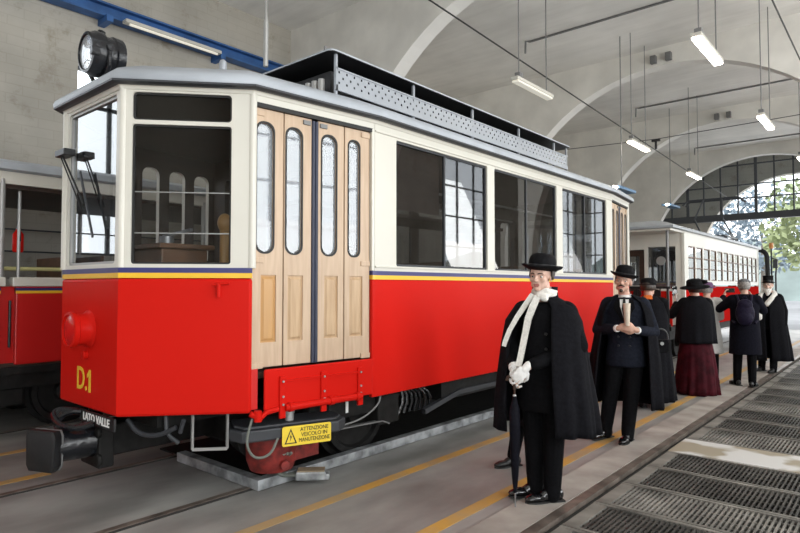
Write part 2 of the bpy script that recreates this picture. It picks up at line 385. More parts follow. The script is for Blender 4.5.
def glazing(name, x0, x1, z0, z1, y, xs, zs, thick_x=(), beam=None, mat_=None):
    o = empty(name, ((x0 + x1) / 2, y, z0)); setp(o, kind='structure')
    f = MB()
    for x in xs: f.box(x - (.05 if x in thick_x else .025), x + (.05 if x in thick_x else .025), y - .03, y + .03, z0, z1)
    for z in zs: f.box(x0, x1, y - .028, y + .028, z - .025, z + .025)
    if beam: f.box(x0, x1, y - .09, y + .09, beam[0], beam[1])
    f.build('window_frame', M['iron'], o)
    MB().box(x0, x1, y - .004, y + .004, z0, z1).build('window_pane', mat_ or M['glass_hall'], o)
    return o
gx = [-7.9 + .605 * k for k in range(14)]
glazing('window_1', -8.0, 0.0, 4.22, ZC - .35, 25.9, gx, (5.0, 5.52, 6.3), tuple(gx[2::4]), (4.16, 4.42))
gx2 = [1.62 + .59 * k for k in range(5)]
glazing('window_2', 1.6, 4.0, 0.9, ZC - .4, 25.9, gx2, (.95, 2.0, 3.0, 4.0, 4.9, 5.8), tuple(gx2[2::3]))
# windows of the right and left side walls
def wallwin(name, x, y0, y1, z0, z1, ny, nz):
    o = empty(name, (x, (y0 + y1) / 2, z0)); setp(o, kind='structure'); f = MB()
    for k in range(ny + 1):
        y = y0 + (y1 - y0) * k / ny; f.box(x - .03, x + .03, y - .03, y + .03, z0, z1)
    for k in range(nz + 1):
        z = z0 + (z1 - z0) * k / nz; f.box(x - .03, x + .03, y0, y1, z - .025, z + .025)
    f.build('window_frame', M['iron'], o); MB().box(x - .004, x + .004, y0, y1, z0, z1).build('window_pane', M['glass_hall'], o)
for k, (a, b) in enumerate(WR): wallwin('window_%d' % (3 + k), XR + .15, a, b, .9, 6.0, 5 if b - a > 3.5 else 3, 5)
wallwin('window_10', XL - .12, 3.62, 4.32, 4.35, 5.02, 1, 1)
wallwin('window_11', XL - .12, -2.1, 1.7, 2.1, 5.6, 4, 3)

# ------------------------------------------------------------------ floor: kerb, painted lines, rails
mb = MB().box(GX0 - .42, GX0 - .135, -1.0, YE, 0.0, .012)
setp(mb.build('floor_edge', M['kerb']), kind='structure')
for x, y0, y1, w in ((-2.40, -2.0, 25.0, .105), (-3.30, -2.0, 25.0, .095), (-6.58, -2, 2.35, .10), (-5.62, -2, 1.95, .10)):
    o = MB().box(x - w / 2, x + w / 2, y0, y1, 0.001, .004).build('floor_marking', M['orange_paint']); setp(o, kind='structure')
def rail(x, y0, y1, lab):
    o = empty('rail', (x, y0, 0), lab, 'rail', 'flush rails in the floor')
    MB().box(x - .03, x + .03, y0, y1, 0.0, .009).build('rail_top', M['rail'], o)
    MB().box(x + .03, x + .058, y0, y1, 0.0, .005).build('flange_groove', M['pit'], o)
rail(-4.00, -5.0, 26.0, 'flush steel rail on the aisle side under the red railcar')
rail(-5.30, -5.0, 26.0, 'flush steel rail on the wall side under the red railcar')
o = empty('rail', (GX0 - .06, 0, 0), 'worn brown steel rail along the kerb edge of the floor grates', 'rail', 'flush rails in the floor')
MB().box(GX0 - .13, GX0 - .055, -3.0, 26.0, -.05, .010).build('rail_top', M['rail'], o)
MB().box(GX0 - .055, GX0 + .0, GY0, GY1, -.06, -.03).build('flange_groove', M['pit'], o)
rail(-7.55, -5.0, 20.0, 'steel rail under the aisle side of the open trailer car')

# grates over the pit
ge = [2.65, 3.2, 3.76, 4.33, 4.90, 5.50, 6.10]
gs = [(a, b) for a, b in zip(ge, ge[1:])]
y = 6.72
while y < 17: gs.append((y, y + .66)); y += .70
def grate(y0, y1, lab, m1):
    o = empty('floor_grate', ((GX0 + GX1) / 2, y0, -.02), lab, 'grate', 'steel grates over the inspection pit')
    f = MB(); a, b = GX0 + .01, GX1 - .01
    f.box(a, b, y0 + .006, y0 + .036, -.055, .006).box(a, b, y1 - .036, y1 - .006, -.055, .006).box(a, a + .1, y0 + .036, y1 - .036, -.055, .003).box(b - .03, b, y0 + .036, y1 - .036, -.055, .003)
    f.build('grate_frame', M['grate_light'], o)
    s = MB(); n = 38
    for k in range(n):
        x = a + .11 + (b - a - .14) * (k + .5) / n
        s.box(x - .0065, x + .0065, y0 + .036, y1 - .036, -.04, 0.0)
    for k in range(1, 5):
        yy = y0 + (y1 - y0) * k / 5; s.box(a + .1, b - .03, yy - .005, yy + .005, -.02, -.005)
    s.build('bearing_bars', m1, o)
ords = ['first', 'second', 'third', 'fourth', 'fifth', 'sixth', 'seventh', 'eighth', 'ninth', 'tenth', 'eleventh', 'twelfth', 'thirteenth', 'fourteenth', 'fifteenth', 'sixteenth', 'seventeenth', 'eighteenth', 'nineteenth', 'twentieth']
for k, (a, b) in enumerate(gs):
    if k < 6: lab = 'steel floor grate, %s this side of the white slab, counting toward the viewer' % ords[5 - k]
    else: lab = 'steel floor grate, %s beyond the white slab' % ords[k - 6]
    grate(a, b, lab, M['grate_light'] if k in (3, 6, 9, 12) else M['grate'])
o = MB().box(GX0 + .005, GX1 - .005, 6.11, 6.71, -.06, .008).build('cover_slab', M['slab'], bevel=.006)
setp(o, 'whitewashed cover slab with a sandy patch lying among the steel grates', 'slab')

# ------------------------------------------------------------------ left wall girder, lamp, pipes
o = empty('wall_girder', (XL + .2, 2, 5.8), 'long blue painted steel girder fixed high on the left wall', 'girder')
g = MB().box(XL + .05, XL + .27, -2.0, 7.9, 5.98, 6.01).box(XL + .05, XL + .27, -2.0, 7.9, 5.79, 5.82).box(XL + .14, XL + .17, -2, 7.9, 5.8, 6.0)
g.build('girder_beam', M['blue'], o)
for y in (3.95, 5.95, 0.5): MB().box(XL, XL + .33, y - .05, y + .05, 5.70, 5.80).build('bracket', M['blue'], o)
o = empty('wall_lamp', (XL + .35, 5.1, 5.75), 'long cream fluorescent tube lamp under the blue wall girder', 'lamp')
MB().box(XL + .30, XL + .44, 4.15, 5.85, 5.735, 5.79).build('lamp_housing', M['lamp_body'], o, bevel=.01)
MB().cyl((XL + .40, 4.22, 5.72), (XL + .40, 5.78, 5.72), .022, n=10).build('tube', M['lamp_half'], o, smooth=True)

def pendant(x, y, z, lit, lab, L=1.15, drop=1.3):
    o = empty('pendant_lamp', (x, y, z), lab, 'lamp', 'hanging fluorescent lamps')
    MB().box(x - .062, x + .062, y - L / 2, y + L / 2, z + .02, z + .07).build('lamp_housing', M['lamp_body'], o, bevel=.01)
    MB().box(x - .055, x + .055, y - L / 2 + .02, y + L / 2 - .02, z - .012, z + .02).build('diffuser', M['lamp_on'] if lit else M['lamp_half'], o, bevel=.012)
    for yy in (y - L * .38, y + L * .38): MB().cyl((x, yy, z + .09), (x, yy, ZC), .009, n=6).build('hanging_rod', M['conduit'], o, smooth=True)
    MB().box(x - .04, x + .04, y - L * .38 - .05, y - L * .38 + .05, z + .09, z + .15).build('junction_box', M['conduit'], o)
rows = [(-1.85, 8.2, 1, 'lit hanging lamp over the aisle, closest to the viewer'), (-4.25, 8.1, 0, 'unlit cream hanging lamp above the red railcar roof'),
        (-4.27, 12.85, 1, 'lit hanging lamp just beyond the end of the red railcar roof'), (-4.30, 17.3, 1, 'small lit hanging lamp above the trailing car'),
        (-1.88, 12.5, 1, 'lit hanging lamp over the aisle, second from the viewer'), (-1.80, 16.9, 1, 'lit hanging lamp over the aisle, third from the viewer')]
for r in rows: pendant(r[0], r[1], 4.58, r[2], r[3])
for (y, x0, x1, lab) in ((11.4, -6.1, 3, 'grey conduit across the ceiling, closest to the viewer'), (17.8, -5.95, 3, 'grey conduit across the ceiling, second from the viewer'), (24.4, -6.0, 3, 'grey conduit across the ceiling before the end glazing')):
    o = MB().tube([(x0, y - .12, ZC - .3), (x0, y - .1, ZC - .04), (x0 + .05, y, ZC - .026), (x1, y, ZC - .026)], .022, 8).build('conduit_pipe', M['conduit'], smooth=True); setp(o, lab, 'pipe', 'ceiling conduits')
def wire(pts, r, lab, name='overhead_wire'):
    o = MB().tube(pts, r, 6).build(name, M['cable'], smooth=True); setp(o, lab, 'wire', 'overhead wires')
wire([(-4.85, -6.7, 6.05), (-4.85, 6.3, 5.5), (-4.85, 12.2, 5.27), (-4.85, 25.8, 4.75)], .012, 'thin black overhead trolley wire above the red railcar')
wire([(-1.3, 2, 5.1), (-1.3, 9.3, 5.5), (-1.3, 25.8, 5.5)], .012, 'thin black overhead trolley wire above the grates')
wire([(-7.9, 15.9, 5.55), (-4.85, 15.9, 5.42), (0, 15.9, 5.5)], .009, 'span wire crossing the hall under the third ceiling bay')
o = empty('wire_hanger', (-4.85, 15.9, 5.2), 'small black insulator hanger on the span wire', 'hanger'); MB().box(-4.95, -4.75, 15.86, 15.94, 5.36, 5.42).cyl((-4.85, 15.9, 5.16), (-4.85, 15.9, 5.4), .03, n=8).build('insulator', M['cable'], o)
o = empty('hanging_rod', (-4.3, 3.19, 3.57), 'thin grey rod with a clamp hanging from the ceiling over the railcar roof', 'rod')
MB().cyl((-4.3, 3.19, 4.0), (-4.3, 3.19, ZC), .009, n=6).build('rod', M['zinc'], o, smooth=True)
MB().cyl((-4.3, 3.19, 3.56), (-4.3, 3.19, 3.95), .022, n=8).cyl((-4.3, 3.19, 3.95), (-4.3, 3.19, 4.05), .022, .009, n=8).build('clamp_sleeve', M['zinc'], o, smooth=True)
for (x, y, z, lab) in ((-4.50, 12.55, 3.60, 'blue hanging tray with a lamp beyond the red railcar roof'), (-5.25, 18.6, 3.95, 'small blue hanging tray farther along above the trailing car')):
    o = empty('hanging_tray', (x, y, z), lab, 'tray')
    MB().box(x - .13, x + .13, y - .55, y + .40, z, z + .06).build('tray', M['blue_pale'], o, bevel=.01)
    for yy in (y - .1,): MB().cyl((x, yy, z + .06), (x, yy, ZC), .012, n=6).build('hanging_rod', M['conduit'], o)
    MB().box(x + .02, x + .08, y - .66, y - .56, z - .01, z + .04).build('lamp_end', M['lamp_on'], o)
for (x, y, lab) in ((-4.0, 13.5, 'small grey junction boxes at the crown of the second arch'), (-4.0, 19.3, 'small grey junction boxes at the crown of the third arch'), (-4.0, 7.65, 'small grey junction boxes at the crown of the first arch')):
    o = empty('junction_box', (x, y, 6.6), lab, 'box', 'boxes on the arch crowns')
    for dx in (-.16, .16): MB().box(x + dx - .06, x + dx + .06, y - .02, y + .105, 6.55, 6.72).build('box_cover', M['conduit'], o, bevel=.008)

# ------------------------------------------------------------------ outdoors beyond the end door
setp(MB().box(-80, 80, YE + .05, 130, -.25, -.02).build('ground', M['asphalt']), kind='structure')
setp(MB().box(-80, 80, -60, YB, -.25, -.02).box(-60, XL - .3, YB, YE, -.25, -.02).box(XR + .3, 60, YB, YE, -.25, -.02).build('ground_yard', M['asphalt']), kind='structure')
m_ = MB(); n_ = 60; rr_ = random.Random(2)
hp = [(-60 + 120 * k / n_, 5.5 + 1.6 * math.sin(k * .35) + 1.2 * math.sin(k * .9 + 1) + rr_.uniform(-.4, .4)) for k in range(n_ + 1)]
m_.loft([[(x, 78, -.3), (x, 80 + h * .4, h * .6), (x, 84 + h, h), (x, 100, h * .5), (x, 104, -.3)] for x, h in hp])
setp(m_.build('hill', M['hill'], smooth=True), kind='structure')
def tree(x, y, h, r, m, lab, seed):
    rr = random.Random(seed)
    o = empty('tree', (x, y, 0), lab, 'tree', 'pale trees beyond the end door')
    MB().tube([(x, y, -.1), (x + .1, y, h * .35), (x, y + .1, h * .75)], [.22, .17, .06], 8).build('trunk', M['bark'], o, smooth=True)
    c = MB()
    for k in range(1500):
        a, b, q = rr.uniform(0, 2 * PI), rr.uniform(-1, 1), rr.uniform(.45, 1) ** .5
        lump = 1 + .25 * math.sin(3 * a + seed) * math.cos(4 * b + seed)
        p = V((x + r * q * lump * math.cos(a) * math.sqrt(1 - b * b), y + r * q * lump * math.sin(a) * math.sqrt(1 - b * b), h * .62 + h * .36 * q * b * lump))
        d = V((rr.uniform(-1, 1), rr.uniform(-1, 1), rr.uniform(-1, 1))).normalized(); e = d.orthogonal().normalized(); s_ = rr.uniform(.18, .36)
        vs = [c.bm.verts.new(p + d * s_), c.bm.verts.new(p + e * s_ * .6), c.bm.verts.new(p - d * s_), c.bm.verts.new(p - e * s_ * .6)]
        c._f(vs)
    c.build('crown', m, o, recalc=False)
tree(-3.9, 47, 9.0, 3.6, M['leaf'], 'pale green tree outside the open end door, closest to the door', 3)
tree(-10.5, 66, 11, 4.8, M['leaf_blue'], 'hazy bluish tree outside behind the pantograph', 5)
tree(1.2, 58, 10, 4.2, M['leaf'], 'pale green tree outside at the picture edge, farther off', 8)
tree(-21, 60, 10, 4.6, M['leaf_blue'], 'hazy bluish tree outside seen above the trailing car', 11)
# ------------------------------------------------------------------ red and cream railcar
XC = -4.86
TA, TB, TC, TD, TE, TF, TG, TH = (-5.37, 1.95), (-4.35, 1.95), (-3.72, 2.65), (-3.57, 3.83), (-3.57, 9.40), (-3.72, 10.58), (-4.35, 11.28), (-5.37, 11.28)
mir = lambda p: (2 * XC - p[0], p[1])
OUT = [TA, TB, TC, TD, TE, TF, TG, TH, mir(TF), mir(TE), mir(TD), mir(TC)]   # ccw plan
car = empty('railcar', (XC, 6.6, 0), 'red and cream railcar numbered D.1 with oak folding doors and roof headlight', 'railcar')
def strip(mb, pts, z0, z1, out, thick, closed=False):
    """upright band following plan points, outer face offset by out"""
    n = len(pts); a = []; b = []
    for i in range(n):
        p = V(pts[i]); t0 = t1 = None
        if i > 0 or closed: t0 = (p - V(pts[i - 1])).normalized()
        if i < n - 1 or closed: t1 = (V(pts[(i + 1) % n]) - p).normalized()
        t0 = t0 or t1; t1 = t1 or t0
        n0, n1 = V((t0.y, -t0.x)), V((t1.y, -t1.x)); b_ = (n0 + n1) / (1 + n0.dot(n1))
        a.append(p + b_ * out); b.append(p + b_ * (out - thick))
    rings = [[(q.x, q.y, z0), (q.x, q.y, z1), (r.x, r.y, z1), (r.x, r.y, z0)] for q, r in zip(a, b)]
    if closed: rings.append(rings[0])
    mb.loft(rings, caps=not closed); return mb
lerp = lambda a, b, t: (a[0] + (b[0] - a[0]) * t, a[1] + (b[1] - a[1]) * t)
ZR0, ZR1, ZY1, ZB1, ZT = .655, 1.662, 1.70, 1.738, 3.07
# lower red body: end with both corners, long sides, door ends kept open
strip(MB(), [lerp(mir(TC), mir(TD), 0), mir(TC), mir(TB), TB, TC][1:], ZR0, ZR1, .012, .05).build('end_body_panel', M['red'], car, bevel=.022)
strip(MB(), [TF, TG, TH, mir(TF)], ZR0, ZR1, .012, .05).build('end_body_panel', M['red'], car, bevel=.022)
strip(MB(), [lerp(TC, TD, .972), TD, TE, lerp(TE, TF, .03)], .63, ZR1, .012, .05).build('side_body_panel', M['red'], car, bevel=.012)
strip(MB(), [mir(TF), mir(TE), mir(TD), mir(TC)], .63, ZR1, .012, .05).build('side_body_panel', M['red'], car, bevel=.012)
for nm, z0, z1, m in (('yellow_stripe', ZR1, ZY1, M['yellow_line']), ('blue_stripe', ZY1, ZB1, M['blue_line'])):
    strip(MB(), [mir(TC), mir(TB), TB, TC], z0, z1, .014, .05).build(nm, m, car)
    strip(MB(), [lerp(TC, TD, .975), TD, TE, lerp(TE, TF, .025)], z0, z1, .014, .05).build(nm, m, car)
    strip(MB(), [TF, TG, TH, mir(TF), mir(TE), mir(TD), mir(TC)], z0, z1, .014, .05).build(nm, m, car)

def window(f, s0, s1, z0, z1, gm, r=.0, frame=.022, fm=None, split=None, dep=.03):
    """recessed framed pane in a facet; returns the frame object"""
    w = MB(); f.panel(w, rrect(s0 - .004, s1 + .004, z0 - .004, z1 + .004, r), [rrect(s0 + frame, s1 - frame, z0 + frame, z1 - frame, max(0, r - .01))], -.012, .03)
    for q in (split or []):
        w.obox(f.p(q, (z0 + z1) / 2, -.026), f.u * .012, f.n * .012, V((0, 0, (z1 - z0) / 2 - frame)))
    fo = w.build('window_frame', fm or M['rubber_edge'], car)
    g = MB(); g.obox(f.p((s0 + s1) / 2, (z0 + z1) / 2, -dep), f.u * ((s1 - s0) / 2 - frame * .6), f.n * .003, V((0, 0, (z1 - z0) / 2 - frame * .6)))
    g.build('window_pane', gm, fo)
    return fo
def cream(f, z0, holes, s0=0.0, s1=None, nm='upper_panel'):
    m_ = MB(); f.panel(m_, rrect(s0, s1 if s1 is not None else f.L, z0, ZT), holes, .006, .05, 1)
    return m_.build(nm, [M['cream'], M['wood_dark']], car)
WS = [(.29, 1.86), (2.01, 3.60), (3.78, 5.35)]
for side in (0, 1):
    mm = (lambda p: p) if side == 0 else mir
    F = (lambda a, b: Facet(a, b)) if side == 0 else (lambda a, b: Facet(mir(b), mir(a)))
    # corner facets
    for a, b in ((TB, TC), (TF, TG)):
        f = F(a, b); L = f.L
        first = (a == TB) == (side == 0)
        s0, s1 = (.075, .785) if first else (L - .785, L - .075)
        cream(f, ZB1, [rrect(s0, s1, 2.828, 3.035, .03), rrect(s0, s1, 1.765, 2.797, .02)])
        window(f, s0, s1, 2.828, 3.035, M['glass_side'], r=.03, fm=M['ink'], frame=.014)
        if side == 0 and a == TB:
            window(f, s0, s1, 1.765, 2.797, M['glass_corner'], r=.02, fm=M['ink'], frame=.014)
            fr = MB()
            for z in (2.30, 2.345 - .35): fr.obox(f.p((s0 + s1) / 2, z, -.034), f.u * (s1 - s0) * .48, f.n * .004, V((0, 0, .004)))
            fr.build('sliding_sash', M['zinc'], car)
        else: window(f, s0, s1, 1.765, 2.797, M['glass_side'], r=.02)
    # long side with three windows
    f = F(TD, TE)
    ws = WS if side == 0 else [(f.L - b, f.L - a) for a, b in WS]
    cream(f, ZB1, [rrect(a, b, 1.785, 2.955, .02) for a, b in ws])
    for k, (a, b) in enumerate(ws): window(f, a, b, 1.785, 2.955, M['glass'], r=.02, split=[(a + b) / 2])
    m_ = MB(); 
    for z in (1.775, 2.985): m_.obox(f.p(f.L / 2, z, .012), f.u * f.L / 2, f.n * .008, V((0, 0, .009)))
    m_.build('window_ledge', M['cream'], car, bevel=.004)
# end windscreens
for a, b in ((TA, TB), (TG, TH)):
    f = Facet(a, b); cream(f, ZB1, [rrect(.06, .95, 1.77, 3.03, .03)])
    fo = window(f, .06, .95, 1.77, 3.03, M['glass_front'], r=.03, frame=.02, fm=M['zinc'])
    if a == TA:
        m_ = MB(); m_.obox(f.p(.88, 2.4, -.045), f.u * .03, f.n * .012, V((0, 0, .60))).obox(f.p(.5, 2.78, -.045), f.u * .42, f.n * .01, V((0, 0, .018))).obox(f.p(.5, 2.05, -.045), f.u * .42, f.n * .01, V((0, 0, .012)))  # upright is the inner frame; crossbars model reflected lines in the pane
        m_.build('frame_and_reflection_bars', M['iron'], fo)
# corner posts
for p in (TB, mir(TB), TG, TH, TC, mir(TC), TF, mir(TF)):
    q = inset(OUT, -.012)[OUT.index(p)] if p in OUT else V(p)
    MB().cyl((q.x, q.y, ZB1), (q.x, q.y, ZT), .030, n=14).build('corner_post', M['cream'], car, smooth=True)

# folding doors
def door_set(f, near):
    L = f.L; k = lambda s: s if near else L - s
    # jambs and head
    h = MB(); f.panel(h, rrect(-.012, L, 3.0, ZT), [], .006, .05)
    a, b = sorted((k(1.157), k(L))); f.panel(h, rrect(a, b, ZB1, 3.0), [], .006, .05)
    a, b = sorted((k(-.012), k(0.0))); f.panel(h, rrect(a, b, ZB1, 3.0), [], .006, .05)
    h.build('door_surround', M['cream'], car, bevel=.006)
    MB().obox(f.p(L / 2, 2.985, -.015), f.u * .57, f.n * .02, V((0, 0, .016))).build('door_track', M['ink'], car)
    lv = [(.004, .276), (.286, .540), (.604, .868), (.879, 1.152)]
    gl = [(.042, .190), (.302, .448), (.640, .790), (.918, 1.038)]
    pn = [(.085, .217), (.322, .461), (.672, .807), (.932, 1.072)]
    for i in range(4):
        a, b = sorted((k(lv[i][0]), k(lv[i][1]))); g0, g1 = sorted((k(gl[i][0]), k(gl[i][1]))); p0, p1 = sorted((k(pn[i][0]), k(pn[i][1])))
        m_ = MB(); f.panel(m_, rrect(a, b, .985, 2.968), [rrect(g0, g1, 1.86, 2.862, (g1 - g0) * .49, 7), rrect(p0, p1, 1.172, 1.686)], -.022, .035)
        d = m_.build('door_leaf', M['wood'], car, bevel=.004)
        m_ = MB(); f.panel(m_, rrect(g0 - .006, g1 + .006, 1.854, 2.868, (g1 - g0) * .5, 7), [], -.040, .004); m_.build('door_pane', M['glass_door'], d)
        m_ = MB(); f.panel(m_, rrect(g0 - .010, g1 + .010, 1.85, 2.872, (g1 - g0) * .5, 7), [rrect(g0 + .004, g1 - .004, 1.864, 2.858, (g1 - g0) * .49, 7)], -.019, .006); m_.build('pane_bead', M['ink'], d)
        m_ = MB(); f.panel(m_, rrect(p0, p1, 1.172, 1.686), [], -.034, .02)
        c = V(((p0 + p1) / 2, 1.429)); w_, h_ = (p1 - p0) / 2, .257
        r0 = [f.p(c.x + x * (w_ - .012), c.y + y * (h_ - .012), -.034) for x, y in ((-1, -1), (1, -1), (1, 1), (-1, 1))]
        r1 = [f.p(c.x + x * (w_ - .028), c.y + y * (h_ - .03), -.022) for x, y in ((-1, -1), (1, -1), (1, 1), (-1, 1))]
        m_.loft([r0, r1]); m_.build('door_panel', M['wood_warm'] if i == 0 else M['wood_panel'], d)
        if i in (0, 3):
            e = a if (i == 0) == near else b; sgn = 1 if e == a else -1
            for z in (1.0, 1.80, 2.93): MB().obox(f.p(e + sgn * .05, z, -.018), f.u * .05, f.n * .006, V((0, 0, .022))).build('hinge_plate', M['wood'], d, bevel=.003)
        else:
            e = b if (i == 1) == near else a; sgn = -1 if e == b else 1
            MB().obox(f.p(e + sgn * .05, 2.93, -.016), f.u * .035, f.n * .008, V((0, 0, .018))).build('hinge_plate', M['conduit'], d, bevel=.003)
    m_ = MB(); c = k(.572)
    for q in (-.016, .016): m_.cyl(f.p(c + q, .985, -.024), f.p(c + q, 2.955, -.024), .0165, n=10)
    m_.build('door_edge_seal', M['navy'], car, smooth=True)
door_set(Facet(TC, TD), True); door_set(Facet(TE, TF), False)
fd = Facet(TC, TD)
# folding footboard under the first doors
fb = MB(); fb.obox(fd.p(.615, .82, .03), fd.u * .525, fd.n * .014, V((0, 0, .155)))
fbo = fb.build('footboard', M['red'], car, bevel=.012)
for s in (.235, .615, .99): 
    MB().obox(fd.p(s, .755, .052), fd.u * .026, fd.n * .012, V((0, 0, .16))).build('footboard_bracket', M['red'], fbo, bevel=.005)
    m_ = MB()
    for z in (.70, .76, .875): m_.cyl(fd.p(s, z, .06), fd.p(s, z, .072), .009, n=8)
    m_.build('bolt', M['zinc'], fbo)
m_ = MB(); m_.obox(fd.p(.43, .875, .05), fd.u * .18, fd.n * .008, V((0, 0, .007))).obox(fd.p(.81, .875, .05), fd.u * .18, fd.n * .008, V((0, 0, .007)))
m_.build('footboard_rib', M['red'], fbo)
m_ = MB(); m_.cyl(fd.p(.25, .675, .07), fd.p(.99, .675, .07), .028, n=12)
for s in (.30, .68, .95): m_.cyl(fd.p(s - .02, .675, .07), fd.p(s + .02, .675, .07), .036, n=12)
m_.build('footboard_hinge_tube', M['red'], fbo, smooth=True)
m_ = MB(); m_.tube([fd.p(-.02, .66, .03), fd.p(.05, .62, .05), fd.p(.10, .66, .05), fd.p(.2, .67, .05)], .022, 8).cyl(fd.p(.03, .60, .05), fd.p(.03, .68, .05), .03, n=10)
m_.build('pipe_coupling', M['red'], car, smooth=True)
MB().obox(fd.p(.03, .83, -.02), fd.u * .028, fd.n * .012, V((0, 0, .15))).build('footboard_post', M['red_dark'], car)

# eave, gutter, roof
def ring(d, z, fwd=0.0): return [(p.x, p.y, z) for p in inset(OUT, d)]
MB().loft([ring(.015, 3.05), ring(.025, 3.07), ring(.06, 3.088), ring(.06, 3.095)], caps=True).build('cornice', M['cream'], car)
MB().loft([ring(.065, 3.075), ring(.095, 3.085), ring(.095, 3.10), ring(.065, 3.105)], caps=True).build('gutter', M['rubber_edge'], car)
rf = [(.090, 3.097), (.10, 3.12), (.088, 3.155), (.05, 3.19), (-.03, 3.23), (-.20, 3.305), (-.40, 3.355), (-.60, 3.385), (-.80, 3.40)]
MB().loft([ring(d, z) for d, z in rf], caps=True).build('roof', M['roof'], car, smooth=True, angle=60)
# raised roof board over the resistors
DX = 1.06
dk = MB(); y0, y1 = 3.52, 8.42
o1 = [(XC - DX, y0 + .0), (XC + DX, y0), (XC + DX, y1), (XC - DX, y1)]
rb = lambda r_, z: [(p[0], p[1], z) for p in rrect(XC - DX - r_, XC + DX + r_, y0 - r_, y1 + r_, .06)]
dk.mi = 0; dk.loft([rb(-.004, 3.685), rb(0, 3.69), rb(0, 3.705), rb(-.02, 3.715)])
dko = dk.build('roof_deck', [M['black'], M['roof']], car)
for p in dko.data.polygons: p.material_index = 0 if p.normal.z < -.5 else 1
pts_ = [3.62, 4.72, 5.82, 6.92, 7.95, 8.36]
for sx in (-1, 1):
    xs = XC + sx * (DX - .05)
    for yy in pts_[:1] + pts_[1:]:
        MB().box(xs - .012, xs + .012, yy - .012, yy + .012, 3.28, 3.69).build('deck_post', M['roof_light'], dko)
    pm = MB(); zz0, zz1 = 3.40, 3.545
    cell = .048; ny = int((8.34 - 3.62) / cell)
    for j in range(ny):
        for i in range(3):
            cy, cz = 3.62 + cell * (j + .5), zz0 + .004 + cell * (i + .5)
            hs = cell / 2; dd = .28 * cell if (j // 12) % 2 < 5 and (i + j) % 2 == 0 else .0
            x = xs + sx * .02
            C4 = [pm.bm.verts.new((x, cy + a * hs, cz + b * hs)) for a, b in ((-1, -1), (1, -1), (1, 1), (-1, 1))]
            if dd == 0: pm._f(C4); continue
            D4 = [pm.bm.verts.new((x, cy + a * dd * .75, cz + b * dd * .75)) for a, b in ((-1, -1), (1, -1), (1, 1), (-1, 1))]
            for q in range(4): pm._f([C4[q], C4[(q + 1) % 4], D4[(q + 1) % 4], D4[q]])
    po = pm.build('perforated_screen', M['roof_light'], dko)
    fr = MB(); x = xs + sx * .02
    fr.box(x - .008, x + .008, 3.60, 8.36, 3.545, 3.56).box(x - .008, x + .008, 3.60, 8.36, 3.355, 3.404).box(x - .008, x + .008, 3.595, 3.62, 3.355, 3.56)
    fr.build('screen_frame', M['roof_light'], dko)
for yy in (3.95, 4.5, 5.1, 5.7, 6.3, 6.9, 7.5, 8.0):
    MB().box(XC - .8, XC + .8, yy - .2, yy + .2, 3.42, 3.62).build('resistor_box', M['black'], dko)
m_ = MB()
for k in range(4): m_.cyl((XC + .55 + .09 * k, 3.62, 3.38), (XC + .55 + .09 * k, 3.62, 3.50), .032, n=10)
m_.build('insulator', M['zinc'], dko, smooth=True)
m_ = MB(); m_.cyl((-4.15, 2.66, 3.22), (-4.15, 2.66, 3.40), .03, n=12).ell((-4.15, 2.66, 3.40), (.03, .03, .03))
m_.build('roof_whistle', M['roof_light'], car, smooth=True)
for p in ((XC + .95, 3.55), (XC + .95, 5.9), (XC + .95, 8.3)): MB().cyl((p[0], p[1], 3.70), (p[0], p[1], 3.75), .015, n=8).build('deck_eyelet', M['conduit'], dko)

# roof headlight
hx, hy, hz = XC - .03, 1.93, 3.455
hd = V((.0, -1, -.04)).normalized(); hc = V((hx, hy, hz))
m_ = MB(); m_.lathe(hc, hd, [(-.235, .12), (-.225, .160), (-.16, .166), (-.15, .155), (-.09, .155), (-.075, .178), (-.02, .178), (0.0, .163), (.03, .160), (.035, .140), (-.04, .130)], 26, caps=True)
hl = m_.build('headlight', M['black_gloss'], car, smooth=True)
MB().lathe(hc, hd, [(-.02, .02), (-.012, .10), (.012, .134)], 22, caps=True).build('reflector', M['reflector'], hl, smooth=True)
MB().lathe(hc, hd, [(.020, .136), (.026, .10), (.034, .04), (.036, .005)], 22, caps=True).build('lens', M['lens'], hl, smooth=True)
m_ = MB(); m_.tube([hc + V((-.175, .08, .0)), hc + V((-.175, .08, -.12)), hc + V((-.10, .08, -.2)), hc + V((.10, .08, -.2)), hc + V((.175, .08, -.12)), hc + V((.175, .08, 0))], .018, 8).cyl(hc + V((0, .08, -.2)), hc + V((0, .12, -.27)), .04, n=10)
for s in (-1, 1): m_.cyl(hc + V((s * .15, .08, .02)), hc + V((s * .20, .08, .02)), .03, n=10)
m_.cyl(hc + V((0, .08, .16)), hc + V((0, .09, .20)), .03, n=10).box(hc.x + .13, hc.x + .17, hc.y - .05, hc.y + .05, hc.z - .06, hc.z + .06)
m_.build('headlight_yoke', M['black_gloss'], hl, smooth=True)
